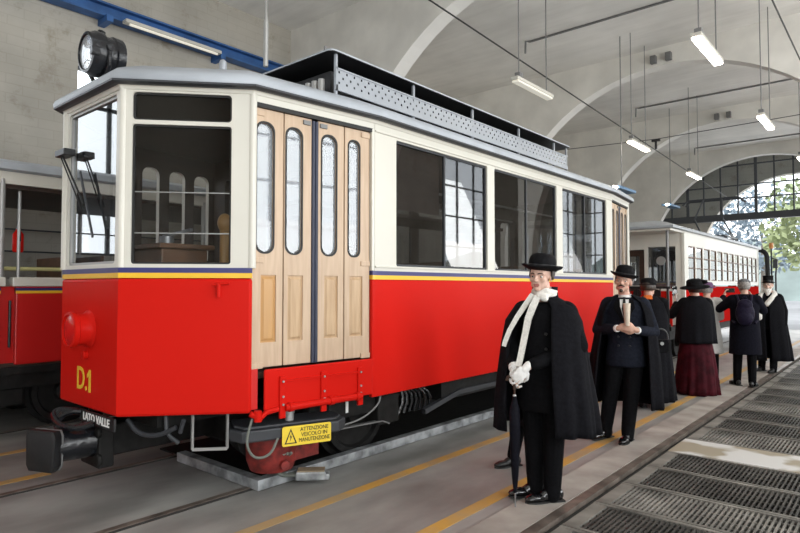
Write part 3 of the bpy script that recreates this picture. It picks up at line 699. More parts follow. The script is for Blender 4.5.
# red lamp on the end panel
lc = V((XC + .01, 1.94, 1.268))
m_ = MB(); m_.lathe(lc, (0, -1, 0), [(0, .15), (.02, .13), (.04, .122), (.10, .122), (.11, .138), (.145, .138), (.15, .118), (.13, .112)], 24, caps=True)
ml = m_.build('marker_lamp', M['red'], car, smooth=True)
MB().lathe(lc + V((0, -.135, 0)), (0, -1, 0), [(0, .115), (.012, .08), (.016, .01)], 20, caps=True).build('lamp_glass', M['red_lens'], ml, smooth=True)
m_ = MB(); m_.lathe(lc + V((-.02, -.0, -.20)), (0, -1, 0), [(0, .035), (.03, .035), (.035, .02)], 12); m_.build('socket_cover', M['red'], car, smooth=True)
ff = Facet(TA, TB)
text_mesh('number_lettering', 'D.', .25, M['yellow'], car, ff.p(.425, .87, .0135), ff.u, (0, 0, 1), wscale=.85, bold=.003)
m_ = MB(); m_.prism([(.555, .783), (.590, .783), (.590, .957), (.562, .957), (.525, .918), (.525, .890), (.555, .912)], [], ff.p(0, 0, .013), ff.u, (0, 0, 1), ff.n, .003); m_.build('number_lettering', M['yellow'], car)
m_ = MB(); m_.obox(ff.p(.73, .60, .02), ff.u * .30, ff.n * .008, V((0, 0, .045))); pl_ = m_.build('end_plate', M['black'], car)
text_mesh('plate_lettering', 'LATO VALLE', .082, M['white'], pl_, ff.p(.73, .60, .0295), ff.u, (0, 0, 1), wscale=1.0, bold=.002)
# small tap handle on the corner facet
fc = Facet(TB, TC)
m_ = MB(); m_.cyl(fc.p(.705, 1.52, .03), fc.p(.705, 1.62, .03), .016, n=10).cyl(fc.p(.66, 1.61, .03), fc.p(.78, 1.625, .03), .010, n=8).cyl(fc.p(.705, 1.57, -.0), fc.p(.705, 1.57, .03), .012, n=8)
m_.build('isolating_tap', M['red'], car, smooth=True)
# wiper
m_ = MB(); m_.obox(ff.p(.10, 2.70, .05), ff.u * .10, ff.n * .045, V((0, 0, .028))); wo = m_.build('wiper_motor', M['black'], car, bevel=.008)
m_ = MB(); m_.cyl(ff.p(.10, 2.68, .07), ff.p(.50, 2.24, .05), .008, n=6).cyl(ff.p(.06, 2.68, .07), ff.p(.46, 2.20, .05), .006, n=6); m_.build('wiper_arm', M['black'], wo)
m_ = MB(); m_.bar(ff.p(.36, 2.52, .03), ff.p(.62, 1.98, .03), .012, .02); m_.build('wiper_blade', M['rubber_edge'], wo)

# ------------- inside
flo = MB().loft([ring(-.05, .90), ring(-.05, .95)]).build('cabin_floor', M['wood_dark'], car)
MB().loft([ring(-.06, 3.03), ring(-.06, 3.06)]).build('cabin_ceiling', M['wood_dark'], car)
for a, b, c_, d_ in ((TC, TD, mir(TC), mir(TD)),):
    pass
f2 = Facet(mir(TD), mir(TC))
m_ = MB(); f2.panel(m_, rrect(0, f2.L, ZB1, ZT), [rrect(.10, .30, 1.85, 2.85, .08), rrect(.42, .62, 1.85, 2.85, .08), rrect(.74, .94, 1.85, 2.85, .08)], .006, .05, 1); m_.build('upper_panel', [M['cream'], M['wood_dark']], car)
f3 = Facet(mir(TF), mir(TE)); m_ = MB(); f3.panel(m_, rrect(0, f3.L, ZB1, ZT), [rrect(.2, .5, 1.85, 2.85, .08), rrect(.65, .95, 1.85, 2.85, .08)], .006, .05, 1); m_.build('upper_panel', [M['cream'], M['wood_dark']], car)
def partition(y, nm):
    w_ = 1.22
    m_ = MB(); m_.prism([(-w_, .95), (w_, .95), (w_, 3.03), (-w_, 3.03)], [rrect(-1.0, -.46, 1.80, 2.80, .05), rrect(-.30, .30, .97, 2.75), rrect(.46, 1.0, 1.80, 2.80, .05)], (XC, y, 0), (1, 0, 0), (0, 0, 1), (0, 1, 0), .05)
    m_.build(nm, M['wood_dark'], car)
partition(3.80, 'cabin_partition'); partition(9.38, 'cabin_partition')
m_ = MB(); m_.box(XC - .15, XC + .45, 2.30, 2.70, .95, 1.90).box(XC - .20, XC + .50, 2.26, 2.74, 1.90, 1.94)
for k in range(2):
    for j in range(5): m_.obox((XC + .02 + .28 * k, 2.27, 1.5 + .05 * j), (.1, 0, 0), (0, .01, 0), (0, 0, .01))
m_.build('controller_cabinet', M['seat'], car, bevel=.01)
MB().cyl((XC + .15, 2.5, 1.93), (XC + .15, 2.5, 2.02), .06, n=12).bar((XC + .1, 2.5, 2.02), (XC + .45, 2.55, 2.06), .03, .025).build('controller_handle', M['steel'], car, smooth=True)
MB().cyl((XC + .62, 2.75, .95), (XC + .62, 2.75, 2.1), .04, n=10).ell((XC + .62, 2.75, 2.12), (.06, .06, .08)).build('brake_column', M['wood_warm'], car, smooth=True)
for side in (-1, 1):
    for k in range(6):
        y = 4.25 + k * .84; x = XC + side * .80
        m_ = MB(); m_.box(x - .40, x + .40, y, y + .42, 1.33, 1.38).box(x - .40, x + .40, y - .03, y, 1.38, 1.86).box(x - .38, x - .34, y + .1, y + .3, .95, 1.33).box(x + .34, x + .38, y + .1, y + .3, .95, 1.33)
        m_.build('bench_seat', M['seat'], car, bevel=.012)
m_ = MB()
for side in (-1, 1): m_.cyl((XC + side * .45, 3.9, 2.75), (XC + side * .45, 9.3, 2.75), .016, n=8)
m_.build('grab_rail', M['zinc'], car, smooth=True)
MB().box(XC - 1.2, XC - .4, 4.4, 8.9, 2.55, 2.60).build('luggage_rack', M['wood_dark'], car)
MB().obox((-3.66, 4.50, 2.64), (.004, 0, 0), (0, .40, 0), (0, 0, .31)).build('window_blind', M['wood_dark'], car)

# ------------- underneath
m_ = MB().box(-4.05, -3.74, 5.05, 9.3, .40, .64).box(-5.95, -5.7, 4.9, 9.3, .40, .64).box(-5.45, -4.25, 2.2, 11.0, .55, .64)
m_.build('chassis_beam', M['under'], car)
m_ = MB(); m_.bar((-3.74, 4.75, .335), (-3.74, 5.35, .455), .05, .05).bar((-3.74, 5.35, .455), (-3.74, 7.8, .455), .05, .05).bar((-3.74, 7.8, .455), (-3.74, 8.4, .335), .05, .05)
m_.build('truss_rod', M['rubber_edge'], car)
MB().box(-3.85, -3.72, 6.35, 7.35, .50, .60).build('data_plate', M['conduit'], car)
for yy in (4.05, 9.1):
    for xx, sg in ((-4.06, 1), (-5.27, -1)):
        m_ = MB(); m_.lathe((xx, yy, .42), (sg, 0, 0), [(-.06, .42), (-.03, .45), (-.025, .40), (.05, .395), (.055, .34), (.02, .32), (.02, .14), (.07, .12), (.09, .05)], 32)
        m_.build('wheel', M['under'], car, smooth=True)
        ab = MB(); ab.box(min(xx + sg * .12, xx + sg * .30), max(xx + sg * .12, xx + sg * .30), yy + .04, yy + .34, .30, .58).box(xx + sg * .2 - .05, xx + sg * .2 + .05, yy - .75, yy + .75, .52, .62)
        for q in (-.5, .5):
            for z in (.36, .41, .46): ab.cyl((xx + sg * .2, yy + q, z), (xx + sg * .2, yy + q, z + .03), .07, n=10)
        ab.build('axle_box', M['under'], car, bevel=.015)
    MB().cyl((-5.27, yy, .42), (-4.06, yy, .42), .07, n=12).build('axle', M['under'], car)
m_ = MB().bar((-3.78, 3.45, .37), (-3.78, 4.15, .34), .05, .012).bar((-3.78, 4.15, .34), (-3.78, 4.25, .30), .05, .012)
m_.build('brake_lever', M['conduit'], car)
# centre buffer and its beam
bx = XC - .03
m_ = MB(); n0 = V((.38, -.92, 0)).normalized(); s0 = V((.92, .38, 0)).normalized(); bc = V((bx, 1.66, .395))
pr = [(-.135, -.12), (-.11, -.16), (.11, -.16), (.135, -.12), (.14, .10), (.12, .14), (-.12, .14), (-.14, .10)]
m_.loft([[bc + s0 * a * k + V((0, 0, b * k)) + n0 * d for a, b in pr] for k, d in ((.9, .045), (1, .035), (1, 0), (.96, -.03))])
bo = m_.build('buffer', M['black'], car, smooth=True, angle=30)
MB().loft([[bc + s0 * a + V((0, 0, b)) + n0 * d for a, b in pr] for d in (-.028, -.04)]).build('buffer_rim', M['conduit'], bo)
m_ = MB(); m_.lathe((bx + .0, 1.69, .395), (.06, 1, .02), [(0, .13), (.03, .115), (.10, .12), (.26, .125), (.30, .13)], 22); m_.build('buffer_stem', M['black_gloss'], bo, smooth=True)
m_ = MB(); m_.box(bx - .17, bx + .17, 1.98, 2.10, .20, .56).box(bx - .12, bx + .12, 2.1, 5.0, .27, .52).cyl((bx + .16, 2.0, .27), (bx + .16, 1.96, .27), .05, n=10).cyl((bx + .16, 2.0, .48), (bx + .16, 1.96, .48), .04, n=10)
m_.build('drawgear', M['under'], car, bevel=.015)
m_ = MB()
for k in range(5):
    a0 = .2 + .12 * k; m_.tube([(bx + .02, 2.06, .58), (bx - .08 - .03 * k, 1.86, .64), (bx - .14 - .02 * k, 1.78, .55 + .015 * k), (bx - .02, 1.76, .50 + .012 * k), (bx + .14 + .02 * k, 1.82, .54), (bx + .2, 2.0, .59)], .022, 8, 2)
m_.build('coupling_hose', M['black_gloss'], car, smooth=True)
m_ = MB(); m_.tube([(-4.47, 2.08, .60), (-4.38, 2.12, .50), (-4.24, 2.2, .49), (-4.12, 2.28, .56)], .018, 8, 2).tube([(-4.22, 2.25, .64), (-4.2, 2.25, .50), (-4.12, 2.3, .44)], .016, 8, 2).tube([(-4.05, 2.3, .62), (-4.10, 2.3, .52)], .016, 8)
m_.build('air_hose', M['rubber_edge'], car, smooth=True)
m_ = MB(); u_ = fc.u; a_, b_ = fc.p(.50, .66, -.12), fc.p(.755, .66, -.12); dz = V((0, 0, -.285))
m_.bar(a_, a_ + dz, .016, .016).bar(b_, b_ + dz, .016, .016).bar(a_ + dz, b_ + dz, .016, .022)
m_.build('step_iron', M['zinc'], car)
m_ = MB(); m_.cyl((-4.28, 3.0, .36), (-4.02, 2.92, .36), .15, n=20).cyl((-4.02, 2.92, .36), (-3.95, 2.9, .36), .04, n=10).bar((-3.98, 2.9, .46), (-3.85, 2.98, .47), .02, .02); m_.build('air_cylinder', M['under'], car, smooth=True)
for q in ((-5.6, -4.15, 3.0, 3.5, .22, .60), (-5.6, -4.06, 5.0, 5.6, .25, .6)): MB().box(*q).build('motor_case', M['under'], car, bevel=.03)
# red pedestal with black tray, filler cap and warning sign
m_ = MB(); m_.lathe((-3.90, 2.98, .13), (0, 0, 1), [(0, .10), (.02, .17), (.10, .20), (.34, .215)], 20).box(-3.90, -3.72, 2.98, 3.32, .22, .50).cyl((-3.72, 2.95, .22), (-3.66, 2.93, .22), .035, n=10)
m_.build('sand_pot', M['red_old'], car, smooth=True, angle=35)
tr = Facet((-3.80, 2.62), (-3.50, 3.42))
m_ = MB(); m_.loft([[tr.p(s, z, o) for s, o in ((.0, .04), (.78, .03), (.88, -.08), (.86, -.30), (-.02, -.34), (-.06, -.1))] for z in (.43, .52)]).loft([[tr.p(s, z, o) for s, o in ((.02, .02), (.76, .01), (.84, -.09), (.82, -.28), (.0, -.32), (-.03, -.1))] for z in (.52, .545)])
to = m_.build('equipment_tray', M['rubber_edge'], car, bevel=.015)
MB().cyl(tr.p(.40, .54, -.08), tr.p(.40, .63, -.08), .035, n=14).cyl(tr.p(.40, .60, -.08), tr.p(.40, .645, -.08), .042, n=14).build('filler_cap', M['zinc'], to, smooth=True)
sp = lambda s, z, o=0: tr.p(s, z, .05 + o)
m_ = MB(); m_.prism(rrect(.30, .70, .375, .525, .015), [], sp(0, 0), tr.u, (0, 0, 1), tr.n, .006)
si = m_.build('warning_sign', M['signyellow'], to)
m_ = MB(); t0 = [(.318, .392), (.418, .392), (.368, .508)]; t1 = [(.332, .400), (.404, .400), (.368, .489)]
m_.prism(t0, [t1], sp(0, 0, .006), tr.u, (0, 0, 1), tr.n, .0015)
m_.prism([(.374, .472), (.358, .440), (.367, .442), (.360, .408), (.379, .450), (.369, .447)], [], sp(0, 0, .006), tr.u, (0, 0, 1), tr.n, .0015)
m_.build('sign_symbol', M['ink'], si)
for tx, z, sc in (('ATTENZIONE', .493, .88), ('VEICOLO IN', .452, .92), ('MANUTENZIONE', .411, .76)):
    text_mesh('sign_lettering', tx, .043, M['ink'], si, sp(.56, z, .0075), tr.u, (0, 0, 1), wscale=sc)
MB().tube([fd.p(.0, .62, .02), fd.p(-.06, .45, .03), fd.p(.0, .33, .05), fd.p(.12, .34, .08), fd.p(.2, .45, .05)], .010, 8, 3).build('hanging_hose', M['cable_grey'], car, smooth=True)
MB().tube([(-3.60, 3.95, .64), (-3.58, 3.9, .55), (-3.6, 3.7, .45), (-3.66, 3.45, .42)], .008, 8, 2).build('hanging_hose', M['conduit'], car, smooth=True)
m_ = MB(); m_.box(-3.84, -3.80, 3.50, 4.2, .44, .66); p1_ = m_.build('bogie_plate', M['under'], car)
text_mesh('axle_number', '1', .20, M['white'], p1_, (-3.797, 3.72, .545), (0, 1, 0), (0, 0, 1), bold=.006)
m_ = MB()
rnd = random.Random(4)
for k in range(7): m_.tube([(-3.80, 4.45 + .04 * k, .62), (-3.76 + .02 * rnd.random(), 4.45 + .07 * k, .5), (-3.78, 4.4 + .08 * k, .36)], .015, 6, 1)
m_.build('brake_rigging', M['black_gloss'], car, smooth=True)

# steel floor frame beside the railcar
o = empty('steel_beam', (-3.9, 5, 0), 'long galvanised steel beam frame lying on the floor beside the red railcar', 'beam')
MB().box(-3.96, -3.87, 2.83, 7.9, 0.005, .085).build('long_beam', M['galv'], o, bevel=.004)
MB().box(-5.10, -3.96, 2.83, 2.92, 0.005, .085).build('end_beam', M['galv'], o, bevel=.004)
setp(MB().box(-5.6, -3.97, 2.93, 8.5, 0.0, .015).build('floor_plate', M['under']), 'dark plate on the floor under the red railcar', 'plate')  # flat near-black sheet laid inside the beam frame
# plug lying on the floor with its cables
o = empty('cable_plug', (-3.62, 3.35, 0), 'worn multi pin cable plug with three cables hanging to the floor by the steel beam', 'plug')
m_ = MB(); q = Facet((-3.84, 3.12), (-3.58, 3.38)); m_.obox(q.p(.17, .07, .0), q.u * .12, q.n * .06, V((0, 0, .035))).obox(q.p(.30, .06, 0), q.u * .02, q.n * .05, V((0, 0, .025)))
m_.build('plug_body', M['galv'], o, bevel=.012)
MB().obox(q.p(.17, .108, .0), q.u * .11, q.n * .055, V((0, 0, .006))).build('plug_cover', mat('tan_plug_cover', (.30, .23, .15), .7, var=.3), o, bevel=.004)
m_ = MB()
for k in range(3): m_.tube([tr.p(.34 + .03 * k, .30, -.02), q.p(-.16 + .02 * k, .16, .03 * k), q.p(-.08, .07, -.03 + .03 * k), q.p(.06, .075, -.03 + .03 * k)], .012, 8, 2)
m_.build('plug_cable', M['cable_grey'], o, smooth=True)
# ------------------------------------------------------------------ open sided red trailer on the wall track
tx0, tx1 = -9.25, -7.30
tr2 = empty('trailer_car', ((tx0 + tx1) / 2, 1, 0), 'open-sided red trailer car with grey roof standing behind the railcar along the wall', 'tram')
ty0, ty1 = -4.0, 6.6
MB().box(tx0, tx1, ty0, ty1, .70, .78).build('trailer_floor', M['wood_dark'], tr2)
secs = [(ty0, -1.2), (-1.05, 2.02), (2.16, 4.3), (4.42, ty1)]
for k, (a, b) in enumerate(secs):
    for x in (tx1, tx0):
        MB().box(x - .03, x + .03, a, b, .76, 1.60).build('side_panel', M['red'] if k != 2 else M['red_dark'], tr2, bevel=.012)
        MB().box(x - .034, x + .034, a, b, 1.525, 1.555).build('yellow_stripe', M['yellow_line'], tr2)
        MB().box(x - .033, x + .033, a, b, 1.555, 1.585).build('blue_stripe', M['blue_line'], tr2)
        MB().box(x - .06, x + .06, a - .04, b + .04, 1.60, 1.70).build('cream_sill', M['cream'], tr2, bevel=.01)
for y in (-1.12, 2.09, 4.36):
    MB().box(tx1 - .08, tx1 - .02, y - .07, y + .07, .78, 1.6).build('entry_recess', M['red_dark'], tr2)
    MB().cyl((tx1 + .02, y + .02, .95), (tx1 + .02, y + .02, 1.45), .014, n=8).build('hand_rail', M['black'], tr2)
for k, y in enumerate((-3.9, -2.4, -1.05, .4, 2.02, 3.5, 4.4, 5.6, 6.5)):
    for x in (tx1, tx0): MB().cyl((x, y, 1.68), (x, y, 2.75), .032, n=10).build('roof_post', M['zinc'], tr2, smooth=True)
for y in (2.24, 2.70): MB().cyl((tx1 - .18, y, .8), (tx1 - .18, y, 2.7), .018, n=8).build('grab_pole', M['zinc'], tr2, smooth=True)
for z in (1.86, 2.08, 2.38): MB().cyl((tx0 + .02, ty0, z), (tx0 + .02, ty1, z), .012, n=6).build('safety_rail', M['iron'], tr2)
for k in range(9):
    y = -3.6 + k * 1.1
    m_ = MB(); m_.box(tx0 + .1, tx1 - .25, y, y + .42, 1.15, 1.2).box(tx0 + .1, tx1 - .25, y - .04, y, 1.2, 1.98).box(tx0 + .12, tx0 + .17, y + .1, y + .35, .78, 1.15).box(tx1 - .33, tx1 - .28, y + .1, y + .35, .78, 1.15)
    m_.build('bench_seat', M['seat'], tr2, bevel=.012)
m_ = MB(); rrg = lambda d, z: [(tx0 - d, ty0 - d, z), (tx1 + d, ty0 - d, z), (tx1 + d, ty1 + d, z), (tx0 - d, ty1 + d, z)]
MB().loft([rrg(.02, 2.70), rrg(.03, 2.83)]).build('roof_fascia', M['cream'], tr2)
MB().loft([rrg(.06, 2.83), rrg(.09, 2.85), rrg(.09, 2.92), rrg(-.1, 2.98), rrg(-.5, 3.05)]).build('roof', M['roof'], tr2, smooth=True)
MB().loft([rrg(-.05, 2.66), rrg(-.05, 2.70)]).build('roof_lining', M['wood_dark'], tr2)
MB().box(tx1 - .2, tx1 - .05, ty0, ty1, .50, .68).box(tx0 + .05, tx0 + .2, ty0, ty1, .50, .68).build('chassis_beam', M['under'], tr2)
MB().box(tx1 - .04, tx1 + .05, ty0, ty1, .66, .74).build('foot_board', M['under'], tr2)
for y in (2.78, -2.2, 5.6):
    for x, sg in ((tx1 - .32, 1), (tx0 + .32, -1)):
        MB().lathe((x, y, .38), (sg, 0, 0), [(-.06, .38), (-.03, .41), (-.025, .36), (.05, .355), (.055, .30), (.02, .28), (.02, .12), (.07, .10), (.09, .04)], 28).build('wheel', M['under'], tr2, smooth=True)
    MB().cyl((tx0 + .3, y, .38), (tx1 - .3, y, .38), .06, n=10).build('axle', M['under'], tr2)
for q in ((1.7, 2.3, .3), (3.2, 3.4, .25)): MB().box(tx1 - .22, tx1 - .1, q[0], q[1], q[2], .5).build('brake_gear', M['under'], tr2, bevel=.02)
o = empty('fire_extinguisher', (tx1 - .30, 2.32, 1.98), 'small red fire extinguisher hanging on a pole inside the open trailer car', 'extinguisher')
MB().lathe((tx1 - .24, 2.25, 1.98), (0, 0, 1), [(0, .045), (.02, .055), (.20, .055), (.24, .03), (.26, .02)], 14).build('bottle', M['red'], o, smooth=True)
MB().tube([(tx1 - .24, 2.25, 2.22), (tx1 - .18, 2.25, 2.25), (tx1 - .17, 2.25, 2.10)], .01, 6).box(tx1 - .27, tx1 - .21, 2.235, 2.265, 2.23, 2.27).build('hose', M['cable'], o)
o = empty('cross_rail', (tx1 - .4, 2.5, 1.75), 'pale yellow rail laid across the benches of the open trailer car', 'rail'); MB().cyl((tx1 - .30, 2.1, 1.80), (tx1 - .32, 3.6, 1.80), .022, n=8).build('rail_tube', mat('pale_yellow_tube', (.70, .66, .30), .5), o, smooth=True)
MB().cyl((tx1 - .30, 2.1, 1.68), (tx1 - .30, 2.1, 1.8), .012, n=6).build('rail_bracket', M['zinc'], o)

# ------------------------------------------------------------------ second car coupled behind, on the same track
cx0, cx1 = -6.0, -3.72
cr = empty('passenger_car', ((cx0 + cx1) / 2, 18, 0), 'cream and red passenger car with an open end platform beyond the railcar', 'tram')
cy0, cy1 = 14.05, 22.7
fs = Facet((cx1, cy0), (cx1, cy1))
n_w = 6; pit = (cy1 - cy0 - .5) / n_w
hol = []
for k in range(n_w):
    a = .28 + k * pit
    hol += [rrect(a + .06, a + pit * .46, 1.74, 2.52), rrect(a + pit * .54, a + pit - .06, 1.74, 2.52)]
for side in (0, 1):
    f = fs if side == 0 else Facet((cx0, cy1), (cx0, cy0))
    hh = hol if side == 0 else [rrect(f.L - max(p[0] for p in h), f.L - min(p[0] for p in h), 1.74, 2.52) for h in hol]
    m_ = MB(); f.panel(m_, rrect(0, f.L, 1.63, 2.80), hh, 0, .05, 1); m_.build('upper_panel', [M['cream'], M['wood_dark']], cr)
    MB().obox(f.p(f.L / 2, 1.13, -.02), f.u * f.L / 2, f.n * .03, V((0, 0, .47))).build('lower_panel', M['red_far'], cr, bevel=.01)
    for h in hh:
        a, b = min(p[0] for p in h), max(p[0] for p in h)
        w_ = MB(); f.panel(w_, rrect(a, b, 1.74, 2.52), [rrect(a + .025, b - .025, 1.765, 2.495)], -.008, .03)
        for z in (2.02, 2.26): w_.obox(f.p((a + b) / 2, z, .0), f.u * (b - a) / 2, f.n * .012, V((0, 0, .012)))
        fo = w_.build('window_frame', M['seat'] if side == 0 else M['wood_dark'], cr)
        MB().obox(f.p((a + b) / 2, 2.13, -.025), f.u * ((b - a) / 2 - .02), f.n * .003, V((0, 0, .37))).build('window_pane', M['glass'], fo)
for y in (cy0, cy1):
    for x in (cx0, cx1): MB().box(x - .06, x + .012, y - .012 if y == cy0 else y - .06, y + .06 if y == cy0 else y + .012, .72, 2.80).build('corner_post', M['cream'], cr, bevel=.01)
# end wall with door and window, platform, railing, roof
for y, sg in ((cy0, -1), (cy1, 1)):
    f = Facet((cx0, y), (cx1, y)) if sg < 0 else Facet((cx1, y), (cx0, y))
    m_ = MB(); f.panel(m_, rrect(0, f.L, .72, 2.80), [rrect(f.L - .78, f.L - .18, 1.55, 2.50), rrect(.78, 1.42, .74, 2.45), rrect(.12, .64, 1.55, 2.5)], 0, .05, 1)
    m_.build('end_wall', [M['cream'], M['wood_dark']], cr)
    MB().obox(f.p(f.L - .48, 2.02, -.02), f.u * .29, f.n * .003, V((0, 0, .46))).build('end_window_pane', M['glass'], cr)
    d_ = MB(); f.panel(d_, rrect(.79, 1.41, .75, 2.44), [rrect(.9, 1.3, 1.6, 2.3)], -.02, .03); d_.build('end_door', M['wood_dark'], cr)
    if sg < 0:
        MB().box(cx0 + .15, cx1 - .05, y - .85, y, .66, .74).build('platform_floor', M['under'], cr)
        m_ = MB()
        m_.box(cx0 + .2, cx1 - .06, y - .85, y - .81, 1.55, 1.60).box(cx0 + .2, cx1 - .06, y - .85, y - .82, .74, .80)
        for k in range(13):
            x = cx0 + .25 + k * (cx1 - cx0 - .36) / 12; m_.box(x - .01, x + .01, y - .84, y - .82, .74, 1.55)
        for k in range(4): m_.cyl((cx1 - .35 - .4 * k, y - .83, 1.45), (cx1 - .35 - .4 * k, y - .80, 1.45), .09, n=14)
        m_.build('platform_railing', M['black'], cr)
        MB().box(cx0 + .2, cx1 - .04, y - .80, y - .77, .76, 1.50).build('platform_panel', M['red'], cr)
        for x in (cx1 - .12, cx0 + .12): MB().cyl((x, y - .80, .72), (x, y - .80, 2.83), .03, n=10).build('platform_post', M['conduit'], cr, smooth=True)
MB().cyl((cx1 - .48, cy0 - .03, 2.18), (cx1 - .48, cy0 - .05, 2.18), .10, n=18).build('warning_disc', M['zinc'], cr)
def rr2(d, z): return [(cx0 - d, cy0 - .95 - d, z), (cx1 + d, cy0 - .95 - d, z), (cx1 + d, cy1 + .2 + d, z), (cx0 - d, cy1 + .2 + d, z)]
MB().loft([rr2(-.02, 2.79), rr2(.0, 2.84)]).build('cornice', M['cream'], cr)
MB().loft([rr2(.03, 2.83), rr2(.06, 2.84), rr2(.06, 2.89), rr2(-.15, 2.98), rr2(-.5, 3.06), rr2(-.9, 3.09)]).build('roof', M['roof_light'], cr, smooth=True)
MB().box(cx1 - .30, cx1 - .15, cy0 - .8, cy1, .45, .66).box(cx0 + .15, cx0 + .3, cy0 - .8, cy1, .45, .66).build('chassis_beam', M['under'], cr)
for y in (14.3, 15.9, 20.6, 22.0):
    for x, sg in ((cx1 - .28, 1), (cx0 + .28, -1)):
        MB().lathe((x, y, .36), (sg, 0, 0), [(-.06, .36), (-.03, .39), (-.025, .34), (.05, .335), (.055, .29), (.02, .27), (.02, .12), (.07, .10), (.09, .04)], 26).build('wheel', M['under'], cr, smooth=True)
        MB().box(min(x + sg * .1, x + sg * .22), max(x + sg * .1, x + sg * .22), y - .2, y + .2, .28, .55).build('axle_box', M['under'], cr, bevel=.02)
# pantograph on the roof of the second car
m_ = MB(); py, px = 21.4, -4.75
for dx in (-.5, .5):
    m_.bar((px + dx, py - .9, 3.18), (px + dx, py + .9, 3.18), .05, .05).bar((px + dx, py + .5, 3.2), (px + dx * .8, py - 1.0, 3.45), .04, .04)
for q in (-.9, .9): m_.bar((px - .5, py + q, 3.18), (px + .5, py + q, 3.18), .05, .05)
for dx in (-.5, .5):
    for q in (-.8, .8): m_.cyl((px + dx, py + q, 3.03), (px + dx, py + q, 3.18), .05, n=8)
m_.build('pantograph_base', M['iron'], cr)
m_ = MB()
for dx in (-.45, .45): m_.tube([(px + dx, py + .6, 3.22), (px + dx * .9, py - .7, 3.75), (px + dx * .6, py - .1, 4.45)], .028, 6)
m_.tube([(px - .9, py - .15, 4.30), (px - .75, py - .1, 4.46), (px + .75, py - .1, 4.46), (px + .9, py - .15, 4.30)], .03, 6).tube([(px - .9, py + .2, 4.30), (px - .75, py + .2, 4.46), (px + .75, py + .2, 4.46), (px + .9, py + .2, 4.30)], .03, 6)
m_.build('pantograph_arm', M['iron'], cr)
# black stayed lamp post with amber beacon at the end of the second car
o = empty('signal_post', (-3.74, 24.4, 0), 'black bent post with an amber beacon standing at the far end door', 'post')
MB().tube([(-3.74, 24.6, 0), (-3.74, 24.6, 2.55), (-3.79, 24.6, 2.82), (-3.98, 24.6, 2.92), (-4.22, 24.6, 2.88)], [.075, .075, .08, .085, .08], 10, 1).build('post', M['ink'], o, smooth=True)
MB().cyl((-4.28, 24.6, 2.72), (-4.22, 24.6, 2.92), .12, n=14).build('lamp_hood', M['ink'], o, smooth=True)
MB().cyl((-3.62, 24.6, 2.95), (-3.62, 24.6, 3.15), .07, n=12).build('beacon', M['amber'], o, smooth=True)
MB().cyl((-3.62, 24.6, 0), (-3.62, 24.6, 2.95), .025, n=8).build('beacon_pole', M['ink'], o, smooth=True)
MB().tube([(-3.50, 24.6, 0), (-3.50, 24.6, 2.0), (-3.45, 24.6, 2.55), (-3.64, 24.6, 2.62)], .03, 8).box(-3.57, -3.43, 24.55, 24.65, 2.25, 2.55).build('mirror_arm', M['iron'], o, smooth=True)
# ------------------------------------------------------------------ people
M['skin'] = mat('skin', (0.60, 0.36, 0.27), 0.5, spec=.3, var=.12, scale=30)
M['skin_pale'] = mat('pale_skin', (0.66, 0.43, 0.34), 0.5, spec=.3, var=.1, scale=30)
M['lip'] = mat('lips', (0.42, 0.16, 0.13), 0.45)
M['hair'] = mat('dark_brown_hair', (0.035, 0.020, 0.012), 0.5, var=.5, scale=60)
M['hair_grey'] = mat('grey_hair', (0.30, 0.28, 0.26), 0.6, var=.4, scale=60)
M['hair_white'] = mat('white_beard_hair', (0.78, 0.75, 0.70), 0.7, var=.2, scale=50)
M['eye_white'] = mat('eye_white', (0.70, 0.68, 0.65), 0.25)
M['iris'] = mat('dark_iris', (0.03, 0.02, 0.015), 0.2)
def cloth(name, c, rough=.85, var=.35, sc=40, bump=.15):
    m = mat(name, c, rough, var=var, scale=sc, bump=bump, spec=.08); return m
M['cape'] = cloth('black_wool_cape', (0.007, 0.007, 0.009))
M['cape_blue'] = cloth('blue_black_wool', (0.008, 0.008, 0.013))
M['coat'] = cloth('black_coat_cloth', (0.005, 0.005, 0.006))
M['suit'] = cloth('charcoal_navy_suit', (0.012, 0.014, 0.022))
M['trousers'] = cloth('black_trousers', (0.005, 0.005, 0.006))
M['navy_coat'] = cloth('navy_coat', (0.0065, 0.0065, 0.0115))
M['burgundy'] = cloth('burgundy_velvet', (0.045, 0.005, 0.009), .7, .5, 9)
M['scarf'] = cloth('white_wool_scarf', (0.74, 0.72, 0.67), .9, .12, 50, .3)
M['shirt'] = cloth('white_shirt', (0.80, 0.79, 0.77), .7, .04)
M['glove'] = cloth('white_cotton_glove', (0.80, 0.79, 0.77), .75, .06)
M['felt'] = cloth('black_felt', (0.008, 0.008, 0.009), .7, .2)
M['ribbon'] = mat('black_ribbon', (0.004, 0.004, 0.005), .35)
M['shoe'] = mat('polished_black_leather', (0.006, 0.006, 0.007), .16, coat=.5)
M['boot'] = mat('dull_black_leather', (0.009, 0.009, 0.009), .4)
M['mauve'] = cloth('mauve_felt', (0.16, 0.09, 0.17))
M['grey_coat'] = cloth('pale_grey_coat', (0.55, 0.54, 0.52), .85, .08)
M['orange'] = cloth('orange_collar_cloth', (0.70, 0.17, 0.04))
M['grey_cap'] = cloth('grey_knit', (0.14, 0.14, 0.15))
M['violet'] = cloth('dark_violet_nylon', (0.014, 0.011, 0.026), .5)
M['phone'] = mat('black_phone_glass', (0.01, 0.01, 0.012), .15)

